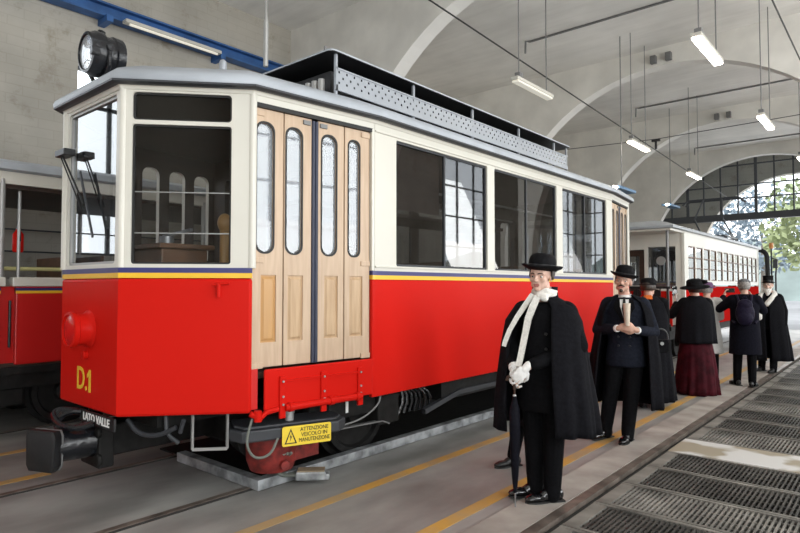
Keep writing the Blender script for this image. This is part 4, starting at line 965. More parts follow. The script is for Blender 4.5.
class PB(MB):
    """body-building primitives"""
    def cap(s, a, b, r0, r1=None, n=12):
        r1 = r0 if r1 is None else r1
        a, b = V(a), V(b)
        if (b - a).length > 1e-5: s.cyl(a, b, r0, r1, n)
        s.ell(a, (r0,) * 3, None, n, 7); s.ell(b, (r1,) * 3, None, n, 7); return s
    def chain(s, pts, rs):
        for (a, b), (p, q) in zip(zip(pts, pts[1:]), zip(rs, rs[1:])): s.cap(a, b, p, q)
        return s
    def fuse(s, name, mats, parent, voxel=.008, smooth=3, fac=.5, post=None):
        o = s.build(name, mats, parent, local=True)
        r = o.modifiers.new('fuse', 'REMESH'); r.mode = 'VOXEL'; r.voxel_size = voxel; r.use_smooth_shade = True
        k = o.modifiers.new('relax', 'SMOOTH'); k.factor = fac; k.iterations = smooth
        bpy.context.view_layer.update()
        dg = bpy.context.evaluated_depsgraph_get(); me = bpy.data.meshes.new_from_object(o.evaluated_get(dg))
        old = o.data; o.modifiers.clear(); o.data = me; me.name = old.name; bpy.data.meshes.remove(old)
        if len(me.materials) == 0:
            for q in (mats if isinstance(mats, (list, tuple)) else [mats]): me.materials.append(q)
        me.polygons.foreach_set('use_smooth', [True] * len(me.polygons))
        if post: post(me)
        me.update(); return o

def hand(mb, wrist, d, pn, side, curl=.5, rr=1.0, spread=.0):
    """palm, four bent fingers and a thumb; d points along the hand, pn out of the palm, side = +1 when the thumb lies along d x pn"""
    w = V(wrist); d = V(d).normalized(); pn = V(pn); pn = (pn - d * pn.dot(d)).normalized(); ac = d.cross(pn) * side
    rot = Matrix((ac, d, pn)).transposed()
    mb.cap(w - d * .02, w + d * .02, .025 * rr, .026 * rr)
    mb.ell(w + d * .052, (.040 * rr, .050, .017 * rr), rot)
    for k, (off, ln) in enumerate(((.030, .072), (.010, .082), (-.011, .077), (-.030, .060))):
        p = w + d * (.094 - .004 * abs(k - 1)) + ac * off * rr; a = .15 + curl * .35; r = .0098 * rr
        dv = d + ac * (spread * (1.5 - k) * .1)
        for j, fr in enumerate((.45, .32, .23)):
            v = (dv * math.cos(a) + pn * math.sin(a)).normalized(); q = p + v * ln * fr
            mb.cap(p, q, r, r * .93, 8); p = q; r *= .93; a += curl * (.9 if j == 0 else .75)
    p = w + d * .030 + ac * .030 * rr; v = (d * .72 + ac * .62 + pn * (.2 + .25 * curl)).normalized()
    q = p + v * .042; mb.cap(p, q, .0125 * rr, .0115 * rr, 8)
    v2 = (d * .85 + ac * (.25 - .35 * curl) + pn * (.25 + .5 * curl)).normalized(); mb.cap(q, q + v2 * .032, .0115 * rr, .009 * rr, 8)

def body(parent, head_c=(0, 0, 1.64), yaw=0.0, pitch=0.0, roll=0.0, arms=None, feet=None, skin='skin', voxel=.008, hands=None, lean=0.0):
    """one continuous figure facing local -Y. arms: ((elbow, wrist) right, left); feet: ((ankle, toe direction) right, left)"""
    b = PB()
    hc = V(head_c); R = Matrix.Rotation(yaw, 3, 'Z') @ Matrix.Rotation(pitch, 3, 'X') @ Matrix.Rotation(roll, 3, 'Y')
    H = lambda v: hc + R @ V(v)
    b.ell((0, .01, .95), (.165, .115, .13)); b.ell((0, .0, 1.10), (.145, .10, .15)); b.ell((0, .0, 1.28), (.170, .115, .18)); b.ell((0, .015, 1.40), (.175, .085, .08))
    b.cap((0, .02, 1.42), hc + R @ V((0, .03, -.06)), .060, .054)
    b.ell(H((0, .018, .030)), (.074, .094, .088), R, 20, 14); b.ell(H((0, -.030, -.040)), (.060, .060, .072), R, 18, 12)
    b.ell(H((0, -.070, -.092)), (.026, .022, .020), R); b.cap(H((-.046, -.030, -.066)), H((.046, -.030, -.066)), .020); b.ell(H((0, -.04, .03)), (.064, .052, .06), R)
    for s in (-1, 1):
        b.ell(H((s * .040, -.066, -.024)), (.024, .020, .020), R); b.cap(H((s * .048, -.074, .020)), H((s * .014, -.088, .017)), .010)
        b.ell(H((s * .077, .008, -.008)), (.010, .020, .031), R)
    b.cap(H((0, -.088, .012)), H((0, -.108, -.026)), .0085, .0125); b.cap(H((-.011, -.098, -.032)), H((.011, -.098, -.032)), .008)
    b.cap(H((-.019, -.082, -.056)), H((.019, -.082, -.056)), .008); b.cap(H((-.017, -.082, -.068)), H((.017, -.082, -.068)), .0085)
    arms = arms or (((-.25, .02, 1.15), (-.25, -.06, .90)), ((.25, .02, 1.15), (.25, -.06, .90)))
    hands = hands or (((0, -.1, -1), (1, 0, 0), -1, .5), ((0, -.1, -1), (-1, 0, 0), 1, .5))
    for s, (e, w_), hd_ in zip((-1, 1), arms, hands):
        sh = V((s * .175, .015, 1.405)); b.ell(sh, (.062, .06, .062)); b.chain([sh, V(e), V(w_)], [.052, .041, .027]); hand(b, w_, *hd_)
    feet = feet or (((-.10, .02, .08), (-.2, -1, 0)), ((.10, .02, .08), (.2, -1, 0)))
    for s, (a, t) in zip((-1, 1), feet):
        a = V(a); t = V(t).normalized(); hip = V((s * .09, .01, .90)); kn = hip.lerp(a, .50) + V((0, -.02, 0))
        b.chain([hip, kn, a], [.088, .056, .034]); b.chain([a - V((0, 0, .035)) - t * .04, a - V((0, 0, .045)) + t * .10, a - V((0, 0, .055)) + t * .145], [.029, .024, .018])
    Ri = R.transposed()
    def post(me):
        for v in me.vertices:
            q = Ri @ (v.co - hc)
            if q.y < -.03 and abs(q.z) < .12:
                for s in (-1, 1):
                    g = math.exp(-(((q.x - s * .032) / .017) ** 2 + ((q.z - .001) / .012) ** 2)); v.co += R @ V((0, .011 * g, 0))
                g = math.exp(-((q.x / .022) ** 2 + ((q.z + .062) / .0030) ** 2)); v.co += R @ V((0, .004 * g, 0))
        if len(me.materials) > 1:
            for p in me.polygons:
                q = Ri @ (p.center - hc)
                if q.y < -.075 and abs(q.x) < .024 - abs(q.z + .062) * .6 and -.076 < q.z < -.050: p.material_index = 1
    o = b.fuse('body', [M[skin], M['lip']], parent, voxel, 2, .5, post)
    for s in (-1, 1):
        e = MB(); e.ell(H((s * .032, -.0725, .000)), (.0120, .0110, .0075), R, 12, 8); eo = e.build('eye', M['eye_white'], parent, smooth=True, local=True)
        MB().ell(H((s * .032, -.0800, .000)), (.0062, .0042, .0058), R, 10, 6).build('iris', M['iris'], eo, smooth=True, local=True)
    return o, H, R

def brows(parent, H, m, w=1.0):
    for s in (-1, 1): MB().tube([H((s * .013, -.0965, .020)), H((s * .032, -.0935, .027)), H((s * .052, -.077, .020))], [.0042 * w, .0045 * w, .002], 6, 1).build('eyebrow', m, parent, smooth=True, local=True)
def hairdo(parent, H, R, m, front=-.02, low=-.075, grow=1.07):
    b = MB(); b.ell((0, 0, 0), (.077 * grow, .097 * grow, .092 * grow), None, 30, 20)
    dele = [v for v in b.bm.verts if (v.co.y < front and v.co.z < .055) or v.co.z < low + .0]
    bmesh.ops.delete(b.bm, geom=dele, context='VERTS')
    for v in b.bm.verts: v.co = H(v.co + V((0, .016, .022)) + V((math.sin(v.co.z * 300 + v.co.x * 200) * .002,) * 3))
    o = b.build('hair', m, parent, smooth=True, local=True, angle=180); sd = o.modifiers.new('t', 'SOLIDIFY'); sd.thickness = .012; sd.offset = 1
    return o
def moustache(parent, H, m):
    MB().tube([H((-.034, -.082, -.058)), H((-.018, -.095, -.049)), H((0, -.098, -.046)), H((.018, -.095, -.049)), H((.034, -.082, -.058))], [.003, .0075, .006, .0075, .003], 8, 1).build('moustache', m, parent, smooth=True, local=True)
def hat_lathe(parent, H, R, prof, m, name, tilt=(0, 0), sy=1.2, z=.06, band=None, curl=.0):
    b = MB(); n = 36
    T = Matrix.Rotation(tilt[0], 3, 'X') @ Matrix.Rotation(tilt[1], 3, 'Y')
    f = lambda r, zz, a: H(T @ V((r * math.sin(a), .012 + r * sy * math.cos(a), zz + curl * max(0, r - .085) * abs(math.sin(a)) * 6)) + V((0, 0, z)))
    b.loft([[f(r, zz, 2 * PI * i / n) for i in range(n)] for r, zz in prof]); o = b.build(name, m, parent, smooth=True, local=True, angle=60)
    if band:
        c = MB(); c.loft([[f(r, zz, 2 * PI * i / n) for i in range(n)] for r, zz in band]); c.build('hat_band', M['ribbon'], o, smooth=True, local=True)
    return o
BOWLER = [(.070, -.004), (.090, -.004), (.128, .006), (.137, .016), (.135, .022), (.124, .015), (.094, .010), (.090, .030), (.091, .055), (.086, .085), (.072, .108), (.045, .122), (.012, .127)]
BBAND = [(.0925, .012), (.0935, .014), (.0935, .036), (.0915, .038)]
TOPHAT = [(.070, -.004), (.090, -.002), (.125, .004), (.128, .009), (.112, .010), (.090, .012), (.086, .07), (.088, .12), (.092, .135), (.085, .140), (.02, .141)]

def shell(name, m, parent, rows, n=48, a0=0.0, a1=2 * PI, fold=0.0, nf=9, ph=0.0, thick=.010, cap_top=False, fpow=1.6, seed=0):
    """draped cloth: rows of (z, half width, half depth, x shift, y shift); angle measured from the front, a0..a1 covered; folds deepen downwards"""
    rr = random.Random(seed); phs = [rr.uniform(0, 6.28) for _ in range(4)]
    closed = abs(a1 - a0) > 2 * PI - .01; b = MB(); z0, z1 = rows[0][0], rows[-1][0]; R_rows = []
    fine = []
    for (p, q) in zip(rows, rows[1:]):
        for k in range(4): fine.append(tuple(p[i] + (q[i] - p[i]) * k / 4 for i in range(5)))
    fine.append(rows[-1])
    for (z, wx, wy, sx, sy) in fine:
        t = (z0 - z) / max(1e-6, z0 - z1); am = fold * t ** fpow; ring = []
        for i in range(n if closed else n + 1):
            a = a0 + (a1 - a0) * i / n
            k = 1 + am * (math.sin(nf * a + ph + .5 * math.sin(2 * a + phs[0])) * .6 + .4 * math.sin((nf * 1.7) * a + phs[1] + t))
            ring.append((sx + wx * k * math.sin(a), sy - wy * k * math.cos(a), z + .012 * am * 4 * math.sin(3 * a + phs[2])))
        R_rows.append(ring)
    b.loft(R_rows, caps=False, closed=closed)
    if cap_top and closed: b._f([b.bm.verts[i] for i in range(0)]) if False else None
    o = b.build(name, m, parent, smooth=True, local=True, angle=180)
    sd = o.modifiers.new('thickness', 'SOLIDIFY'); sd.thickness = thick; sd.offset = 0
    return o
def trousers(parent, m, feet, voxel=.012, w=1.0):
    b = PB(); b.ell((0, .01, .95), (.175, .125, .13)); b.ell((0, .005, 1.05), (.16, .115, .10))
    for s, a in zip((-1, 1), feet):
        a = V(a[0]); hip = V((s * .09, .01, .90)); kn = hip.lerp(a, .5) + V((0, -.015, 0))
        b.chain([hip, kn, a + V((0, 0, .02)), a + V((0, -.012, -.035))], [.100 * w, .078 * w, .064 * w, .058 * w])
    return b.fuse('trousers', m, parent, voxel, 2)
def shoes(parent, feet, m, L=.27):
    for a, t in feet:
        b = PB(); a = V((a[0], a[1], 0)); t = V((t[0], t[1], 0)).normalized(); s = V((-t.y, t.x, 0))
        R = Matrix((s, t, V((0, 0, 1)))).transposed()
        b.ell(a - t * .045 + V((0, 0, .048)), (.037, .045, .048), R); b.ell(a + t * .03 + V((0, 0, .048)), (.042, .08, .048), R); b.ell(a + t * .12 + V((0, 0, .034)), (.046, .085, .032), R); b.ell(a + t * .165 + V((0, 0, .028)), (.040, .055, .025), R)
        b.cap(a + V((0, 0, .06)), a + V((0, 0, .10)), .044, .046)
        def flat(me):
            for v in me.vertices:
                if v.co.z < .012: v.co.z = .010
        o = b.fuse('shoe', m, parent, .008, 3, .5, flat)
        sb = MB(); P = [(-.040, -.085), (.040, -.085), (.040, -.02), (.034, .03), (.047, .10), (.046, .15), (.030, .20), (0, .218), (-.030, .20), (-.046, .15), (-.047, .10), (-.034, .03), (-.040, -.02)]
        sb.loft([[a + s * x + t * y + V((0, 0, z)) for x, y in P] for z in (.0, .012)]).build('sole', M['ink'], o, local=True)
def jacket(parent, m, rows, arms, rs=(.082, .064, .050), voxel=.011, name='coat', cut=1.0, smooth=3):
    """torso of elliptical rows plus both sleeves in one cloth piece"""
    b = PB(); n = 28
    b.loft([[(sx + wx * math.sin(2 * PI * i / n), sy - wy * math.cos(2 * PI * i / n), z) for i in range(n)] for z, wx, wy, sx, sy in rows])
    for s, a in zip((-1, 1), arms):
        if a is None: continue
        sh = V((s * .168, .015, 1.395)); e, w_ = V(a[0]), V(a[1]); b.chain([sh, e, e.lerp(w_, cut)], list(rs)); b.ell(sh + V((-s * .01, 0, .012)), (.082, .080, .076)); b.cap(sh + V((-s * .05, 0, .022)), sh, .07)
    return b.fuse(name, m, parent, voxel, smooth)
def cuff(parent, e, w_, m, r=.040):
    e, w_ = V(e), V(w_); d = (w_ - e).normalized(); MB().cyl(w_ - d * .05, w_ + d * .0, r, r * .98, 16).build('shirt_cuff', m, parent, smooth=True, local=True)
def person(loc, face, label, group=None, scale=1.0):
    """face = compass angle of the face: 0 looks towards -Y, positive turns towards +X"""
    o = empty('person', (0, 0, 0), label, 'person', group); o['_'] = 0; del o['_']
    o.location = (loc[0], loc[1], 0.012 if loc[0] > -2.24 else 0.0); o.rotation_euler = (0, 0, math.radians(face)); o.scale = (scale,) * 3
    ORI[o.name] = V((0, 0, 0)); return o
def wpt(o, p):
    return o.location + Matrix.Rotation(o.rotation_euler.z, 3, 'Z') @ (V(p) * o.scale.x)

# ---- 1: man with bowler, long cape, white scarf and rolled umbrella
P1 = person((-2.09, 4.13), 12, 'man in black bowler and long black cape with white scarf, gloves and rolled umbrella', scale=1.0)
ft = (((-.085, .03, .085), (-1, -.80, 0)), ((.060, -.035, .085), (-1, -.85, 0)))
ar = (((-.265, .02, 1.15), (-.165, -.215, .985)), ((.265, -.02, 1.15), (-.06, -.265, 1.005)))
hn = (((-.05, -.30, -.95), (.9, -.3, .1), -1, .85), ((-.55, -.35, -.72), (-.55, .8, -.1), 1, .75))
_, H, R = body(P1, (-.01, -.045, 1.665), math.radians(-7), math.radians(3), math.radians(3), ar, ft, 'skin_pale', .0065, hn)
brows(P1, H, M['hair']); hairdo(P1, H, R, M['hair'], front=-.035, low=-.05)
hat_lathe(P1, H, R, [(r * 1.1, z * 1.04) for r, z in BOWLER], M['felt'], 'bowler_hat', (math.radians(-5), math.radians(3)), 1.14, .046, [(r * 1.1, z * 1.04) for r, z in BBAND], .05)
trousers(P1, M['trousers'], ft, .010, 1.02); shoes(P1, ft, M['shoe'])
CR = [(1.47, .085, .085, 0, .01), (1.43, .16, .11, 0, .01), (1.34, .205, .135, 0, .0), (1.10, .19, .135, 0, 0), (.98, .185, .14, 0, 0), (.80, .205, .155, 0, .01), (.66, .215, .16, 0, .015)]
jacket(P1, M['coat'], list(reversed(CR)), ar, cut=.86)
m_ = MB()
for k in range(3): m_.cyl((.05, -.155, 1.24 - .11 * k), (.05, -.137, 1.24 - .11 * k), .010, n=10)
m_.build('coat_button', M['ribbon'], P1, smooth=True, local=True)
shell('cape', M['cape'], P1, [(1.515, .075, .080, 0, .02), (1.485, .130, .105, 0, .015), (1.435, .225, .140, 0, .01), (1.33, .285, .185, -.01, .0), (1.15, .315, .225, -.015, .0), (.92, .345, .260, -.015, .01), (.72, .370, .285, -.01, .02), (.51, .385, .300, -.005, .03)], 90, math.radians(22), math.radians(319), .075, 11, .8, .012, seed=2)
shell('cape_collar', M['cape_blue'], P1, [(1.585, .090, .085, 0, .03), (1.55, .088, .085, 0, .025), (1.50, .098, .092, 0, .02), (1.465, .150, .115, 0, .012)], 40, math.radians(48), math.radians(312), .0, 3, 0, .012)
# scarf: wound round the neck, two tails
m_ = PB()
for k in range(3):
    pts = [(.078 * math.sin(a), .012 - .083 * math.cos(a), 1.515 + .021 * k + .010 * math.sin(a * 2 + k)) for a in [2 * PI * i / 18 for i in range(19)]]
    for p, q in zip(pts, pts[1:]): m_.cap(p, q, .021, .021, 8)
m_.cap((-.02, -.085, 1.52), (.03, -.088, 1.50), .028)
sc = m_.fuse('scarf', M['scarf'], P1, .008, 2)
def ribbon(parent, name, pts, w, m, t=.010):
    b = MB(); rings = []
    for i, p in enumerate(pts):
        p = V(p); d = (V(pts[min(i + 1, len(pts) - 1)]) - V(pts[max(i - 1, 0)])).normalized(); s = d.cross(V((0, -1, 0))).normalized(); n = s.cross(d); ww = w[i] if isinstance(w, (list, tuple)) else w
        rings.append([p + s * ww / 2 * a + n * t / 2 * c for a, c in ((-1, -1), (-.3, -1.3), (.3, -1.0), (1, -1), (1, 1), (-1, 1))])
    b.loft(rings); return b.build(name, m, parent, smooth=True, local=True, angle=60)
ribbon(sc, 'scarf_tail', [(-.06, -.09, 1.53), (-.11, -.115, 1.45), (-.165, -.145, 1.36), (-.215, -.175, 1.26), (-.245, -.185, 1.18), (-.255, -.19, 1.14)], [.04, .04, .036, .034, .034, .03], M['scarf'], .012)
ribbon(sc, 'scarf_tail', [(-.02, -.10, 1.515), (-.045, -.145, 1.44), (-.075, -.165, 1.35), (-.095, -.175, 1.24), (-.115, -.195, 1.12), (-.125, -.22, 1.04), (-.13, -.235, 1.0)], [.045, .052, .05, .046, .044, .044, .042], M['scarf'], .014)
g_ = PB(); hand(g_, ar[0][1], *hn[0], 1.2); g_.fuse('glove', M['glove'], P1, .0055, 2)
g_ = PB(); hand(g_, ar[1][1], *hn[1], 1.2); g_.fuse('glove', M['glove'], P1, .0055, 2)
cuff(P1, *ar[0], M['shirt'], .044)
# umbrella under his hand
up = wpt(P1, (-.145, -.285, 0)); um = empty('umbrella', (up.x, up.y, 0.014), 'tightly rolled black umbrella standing on its tip under a white glove', 'umbrella')
ub = lambda dz: (up.x, up.y, .014 + dz)
MB().lathe(ub(.10), (0, 0, 1), [(0, .008), (.04, .016), (.12, .024), (.30, .034), (.48, .040), (.60, .036), (.66, .020), (.70, .012)], 18).build('canopy', cloth('umbrella_cloth', (.006, .006, .010), .6), um, smooth=True)
MB().cyl(ub(0), ub(.12), .005, .007, n=8).build('ferrule', M['steel'], um, smooth=True)
MB().cyl(ub(.78), ub(.86), .007, n=8).tube([ub(.84), ub(.90), (up.x - .015, up.y - .005, .945), (up.x - .045, up.y - .012, .945), (up.x - .055, up.y - .012, .915)], .012, 8, 2).build('handle', M['wood_dark'], um, smooth=True)
MB().lathe(ub(.785), (0, 0, 1), [(0, .013), (.012, .014), (.02, .010)], 12).build('ferrule_ring', M['zinc'], um, smooth=True)

# ---- 2: man in bowler holding a cup
P2 = person((-2.235, 6.235), 16, 'man in bowler and double-breasted dark suit holding a tall pale cup in both hands', scale=1.0)
ft2 = (((-.205, .02, .085), (-.7, -1, 0)), ((.015, -.05, .085), (-.25, -1, 0)))
ar2 = (((-.27, .0, 1.13), (-.055, -.245, 1.165)), ((.27, .0, 1.12), (.125, -.24, 1.15)))
hn2 = (((.75, -.30, .25), (.35, .9, .1), -1, .75), ((-.80, -.35, .22), (-.25, .9, .1), 1, .75))
_, H, R = body(P2, (-.01, -.03, 1.635), math.radians(-6), math.radians(-6), math.radians(5), ar2, ft2, 'skin', .0075, hn2)
brows(P2, H, M['hair_grey']); hairdo(P2, H, R, M['hair_grey'], front=-.02, low=-.05); moustache(P2, H, M['hair'])
b_ = PB(); b_.ell(H((0, -.080, -.098)), (.020, .016, .022), R); b_.fuse('goatee', M['hair'], P2, .006, 1)
hat_lathe(P2, H, R, [(r * 1.06, z * 1.03) for r, z in BOWLER], M['felt'], 'bowler_hat', (math.radians(5), math.radians(7)), 1.15, .052, [(r * 1.06, z * 1.03) for r, z in BBAND], .05)
trousers(P2, M['trousers'], ft2, .011, 1.05); shoes(P2, ft2, M['shoe'])
JR = [(1.475, .075, .075, 0, .01), (1.435, .155, .105, 0, .01), (1.34, .200, .130, 0, .0), (1.10, .178, .128, 0, 0), (1.0, .175, .13, 0, 0), (.86, .195, .145, 0, .0), (.76, .20, .15, 0, .005)]
jacket(P2, M['suit'], list(reversed(JR)), ar2, cut=.84)
m_ = MB(); m_.loft([[(x, y, z) for x, y, z in r] for r in ([(-.045, -.088, 1.455), (.045, -.088, 1.455), (.045, -.075, 1.455), (-.045, -.075, 1.455)], [(-.038, -.128, 1.38), (.038, -.128, 1.38), (.036, -.11, 1.38), (-.036, -.11, 1.38)], [(-.006, -.147, 1.27), (.006, -.147, 1.27), (.006, -.12, 1.27), (-.006, -.12, 1.27)])]); m_.build('shirt_front', M['shirt'], P2, smooth=True, local=True)
m_ = MB(); m_.lathe((0, .01, 1.455), (0, -.1, 1), [(0, .068), (.05, .066), (.052, .058), (0, .06)], 24); m_.build('shirt_collar', M['shirt'], P2, smooth=True, local=True)
m_ = MB(); m_.loft([[(-.014, -.093, 1.478), (.014, -.093, 1.478), (.012, -.083, 1.478), (-.012, -.083, 1.478)], [(-.011, -.106, 1.455), (.011, -.106, 1.455), (.011, -.095, 1.455), (-.011, -.095, 1.455)], [(-.022, -.140, 1.36), (.022, -.140, 1.36), (.02, -.128, 1.36), (-.02, -.128, 1.36)], [(-.004, -.152, 1.27), (.004, -.152, 1.27), (.004, -.14, 1.27), (-.004, -.14, 1.27)]]); m_.build('necktie', M['ribbon'], P2, smooth=True, local=True)
for s in (-1, 1):
    m_ = MB(); m_.loft([[(s * .045, -.092, 1.46), (s * .085, -.085, 1.45), (s * .085, -.070, 1.45), (s * .045, -.078, 1.46)], [(s * .040, -.137, 1.37), (s * .105, -.130, 1.37), (s * .105, -.115, 1.37), (s * .040, -.12, 1.37)], [(s * .004, -.158, 1.24), (s * .030, -.157, 1.25), (s * .030, -.135, 1.25), (s * .004, -.135, 1.24)]]); m_.build('lapel', M['coat'], P2, smooth=True, local=True)
for dx in (-.06, .05):
    for z in (1.07, .98): MB().cyl((dx, -.145, z), (dx, -.128, z), .011, n=10).build('suit_button', M['ribbon'], P2, smooth=True, local=True)
for a_ in ar2: cuff(P2, *a_, M['shirt'], .038)
shell('cape', M['cape'], P2, [(1.50, .085, .085, 0, .025), (1.47, .135, .11, 0, .02), (1.42, .215, .135, 0, .015), (1.32, .262, .175, 0, .01), (1.12, .300, .205, 0, .015), (.85, .335, .235, -.01, .02), (.60, .355, .255, -.02, .03), (.34, .370, .265, -.02, .035)], 90, math.radians(46), math.radians(312), .08, 10, 2.1, .012, seed=5)
cpp = wpt(P2, (.035, -.285, 1.195)); cu = empty('cup', tuple(cpp), 'tall pale paper cup held between two hands of the man in the suit', 'cup')
MB().lathe(tuple(cpp), (0, 0, 1), [(0, .022), (.003, .024), (.13, .031), (.215, .035), (.22, .037), (.225, .035), (.20, .031)], 20).build('cup_wall', mat('pale_buff_card', (.66, .56, .45), .6, var=.15, scale=12), cu, smooth=True)
MB().lathe(tuple(cpp), (0, 0, 1), [(.195, .0305), (.20, .01)], 16).build('drink', M['wood_warm'], cu)

# ---- 3: woman in black cloak with orange collar, seen from behind
P3 = person((-2.62, 8.20), 205, 'person in long black cloak with orange collar, behind the man with the cup', scale=.985)
ar3 = (((-.20, -.02, 1.14), (-.10, -.2, 1.12)), ((.20, -.02, 1.14), (.10, -.2, 1.12)))
_, H, R = body(P3, (0, -.02, 1.60), math.radians(-25), 0, 0, ar3, None, 'skin', .010)
hairdo(P3, H, R, M['hair'], front=-.03, low=-.06, grow=1.12); brows(P3, H, M['hair'])
hat_lathe(P3, H, R, [(.07, -.004), (.10, 0), (.118, .006), (.112, .014), (.100, .02), (.098, .06), (.085, .085), (.05, .095), (.01, .097)], M['felt'], 'black_hat', (0, 0), 1.1, .045)
shell('cloak', M['cape'], P3, [(1.49, .08, .085, 0, .02), (1.46, .13, .11, 0, .015), (1.40, .20, .14, 0, .01), (1.2, .235, .185, 0, 0), (.9, .25, .21, 0, .0), (.5, .285, .245, 0, 0), (.10, .315, .28, 0, 0)], 80, 0, 2 * PI, .07, 11, .3, .012, seed=8)
jacket(P3, M['coat'], list(reversed([(1.46, .08, .08, 0, .01), (1.42, .15, .11, 0, .01), (1.32, .19, .135, 0, 0), (1.08, .16, .125, 0, 0), (.7, .21, .17, 0, 0)])), ar3, cut=.9, voxel=.015)
shell('orange_collar', M['orange'], P3, [(1.505, .085, .085, 0, .03), (1.485, .125, .105, 0, .035), (1.455, .150, .130, 0, .03)], 40, math.radians(140), math.radians(190), .02, 5, 0, .012)
shoes(P3, (((-.10, .02, .08), (-.2, -1, 0)), ((.10, .02, .08), (.2, -1, 0))), M['boot'])
hb = empty('handbag', (-1.985, 6.575, .9), 'small black handbag with metal clasp hanging beside the man with the cup', 'bag')
hx_, hy_ = -1.985, 6.575
m_ = MB(); m_.loft([[(hx_ + a * .5 * k, hy_ + a * .42 * k + b * .05, z) for a, b in ((-.2, -1), (.2, -1), (.22, 0), (.2, 1), (-.2, 1), (-.22, 0))] for z, k in ((.90, .55), (.92, .7), (1.0, .75), (1.04, .62))]); m_.build('bag_pouch', M['coat'], hb, smooth=True, bevel=.01)
MB().tube([(hx_ - .06, hy_ - .05, 1.03), (hx_ - .06, hy_ - .04, 1.12), (hx_, hy_, 1.16), (hx_ + .05, hy_ + .05, 1.12), (hx_ + .06, hy_ + .05, 1.03)], .008, 8, 2).build('bag_handle', M['boot'], hb, smooth=True)
MB().cyl((hx_ + .03, hy_ - .055, 1.0), (hx_ + .02, hy_ - .03, 1.0), .018, n=12).build('clasp', M['zinc'], hb)

# ---- 4: lady in burgundy skirt holding up a phone
P4 = person((-2.42, 9.68), 208, 'lady in burgundy velvet skirt, black shawl and large black hat, seen from behind', scale=.97)
ar4 = (((-.25, -.12, 1.20), (-.20, -.36, 1.34)), ((.33, -.05, 1.20), (.215, -.23, 1.40)))
hn4 = (((.1, -.5, .85), (.9, 0, 0), -1, .5), ((.10, -.45, .9), (-.9, -.2, .1), 1, .5))
_, H, R = body(P4, (0, -.03, 1.60), math.radians(15), 0, 0, ar4, None, 'skin_pale', .010, hn4)
hairdo(P4, H, R, M['hair'], front=-.03, low=-.07, grow=1.15); brows(P4, H, M['hair'])
g_ = PB(); hand(g_, ar4[1][1], *hn4[1], 1.15); g_.fuse('glove', M['glove'], P4, .007, 2)
ho = hat_lathe(P4, H, R, [(.07, -.004), (.12, .004), (.205, -.010), (.214, -.002), (.205, .008), (.120, .026), (.116, .06), (.112, .10), (.085, .125), (.02, .13)], M['felt'], 'wide_brimmed_hat', (math.radians(-5), math.radians(8)), 1.05, .04)
rnd = random.Random(12); m_ = PB()
for k in range(12): m_.ell(H((rnd.uniform(-.13, .10), rnd.uniform(-.08, .12), rnd.uniform(.08, .16))), (rnd.uniform(.03, .055), rnd.uniform(.03, .05), rnd.uniform(.02, .035)))
m_.fuse('feather_trim', M['felt'], ho, .012, 1)
shell('skirt', M['burgundy'], P4, [(1.02, .145, .12, 0, 0), (.90, .20, .17, 0, 0), (.6, .255, .225, 0, .01), (.3, .29, .27, 0, .02), (.012, .315, .30, 0, .03)], 90, 0, 2 * PI, .09, 12, 1.0, .012, seed=3)
jacket(P4, M['coat'], list(reversed([(1.46, .08, .08, 0, .01), (1.42, .15, .11, 0, .01), (1.32, .195, .14, 0, 0), (1.08, .16, .125, 0, 0), (.95, .19, .15, 0, 0)])), ar4, cut=.85, voxel=.014)
shell('shawl', M['cape'], P4, [(1.50, .085, .085, 0, .02), (1.46, .14, .115, 0, .015), (1.40, .215, .15, 0, .01), (1.2, .265, .19, 0, .015), (1.0, .275, .205, 0, .02), (.78, .285, .215, 0, .025)], 80, math.radians(40), math.radians(320), .07, 9, .5, .014, seed=6)
php = wpt(P4, (.225, -.31, 1.575)); ph = empty('phone', tuple(php), 'black phone held up in a white glove by the lady in burgundy', 'phone'); a_ = math.radians(28)
MB().obox(tuple(php), (.037 * math.cos(a_), .037 * math.sin(a_), 0), (.004 * -math.sin(a_), .004 * math.cos(a_), 0), (0, 0, .075)).build('phone_case', M['phone'], ph, bevel=.003)
MB().obox(tuple(php + V((.0045 * math.sin(a_), -.0045 * math.cos(a_), 0))), (.033 * math.cos(a_), .033 * math.sin(a_), 0), (.0008 * -math.sin(a_), .0008 * math.cos(a_), 0), (0, 0, .069)).build('phone_screen', M['glass_side'], ph)

# ---- 5: person in pale coat and mauve hat, mostly hidden
P5 = person((-2.53, 10.85), 190, 'person in pale grey coat and mauve hat, mostly hidden behind the lady in burgundy', scale=.96)
_, H, R = body(P5, (0, -.02, 1.60), 0, 0, 0, ar3, None, 'skin_pale', .012)
hairdo(P5, H, R, M['hair_grey'], front=-.03, low=-.06, grow=1.1)
hat_lathe(P5, H, R, [(.07, -.004), (.11, 0), (.145, .004), (.14, .012), (.105, .02), (.10, .07), (.08, .10), (.02, .108)], M['mauve'], 'mauve_hat', (0, 0), 1.1, .04)
jacket(P5, M['grey_coat'], list(reversed([(1.46, .08, .08, 0, .01), (1.42, .15, .11, 0, .01), (1.32, .195, .14, 0, 0), (1.08, .18, .14, 0, 0), (.8, .225, .19, 0, 0), (.52, .25, .22, 0, 0)])), ar3, cut=.9, voxel=.014)
fd5 = (((-.10, .02, .08), (-.2, -1, 0)), ((.10, .02, .08), (.2, -1, 0)))
trousers(P5, M['trousers'], fd5, .014); shoes(P5, fd5, M['boot'])

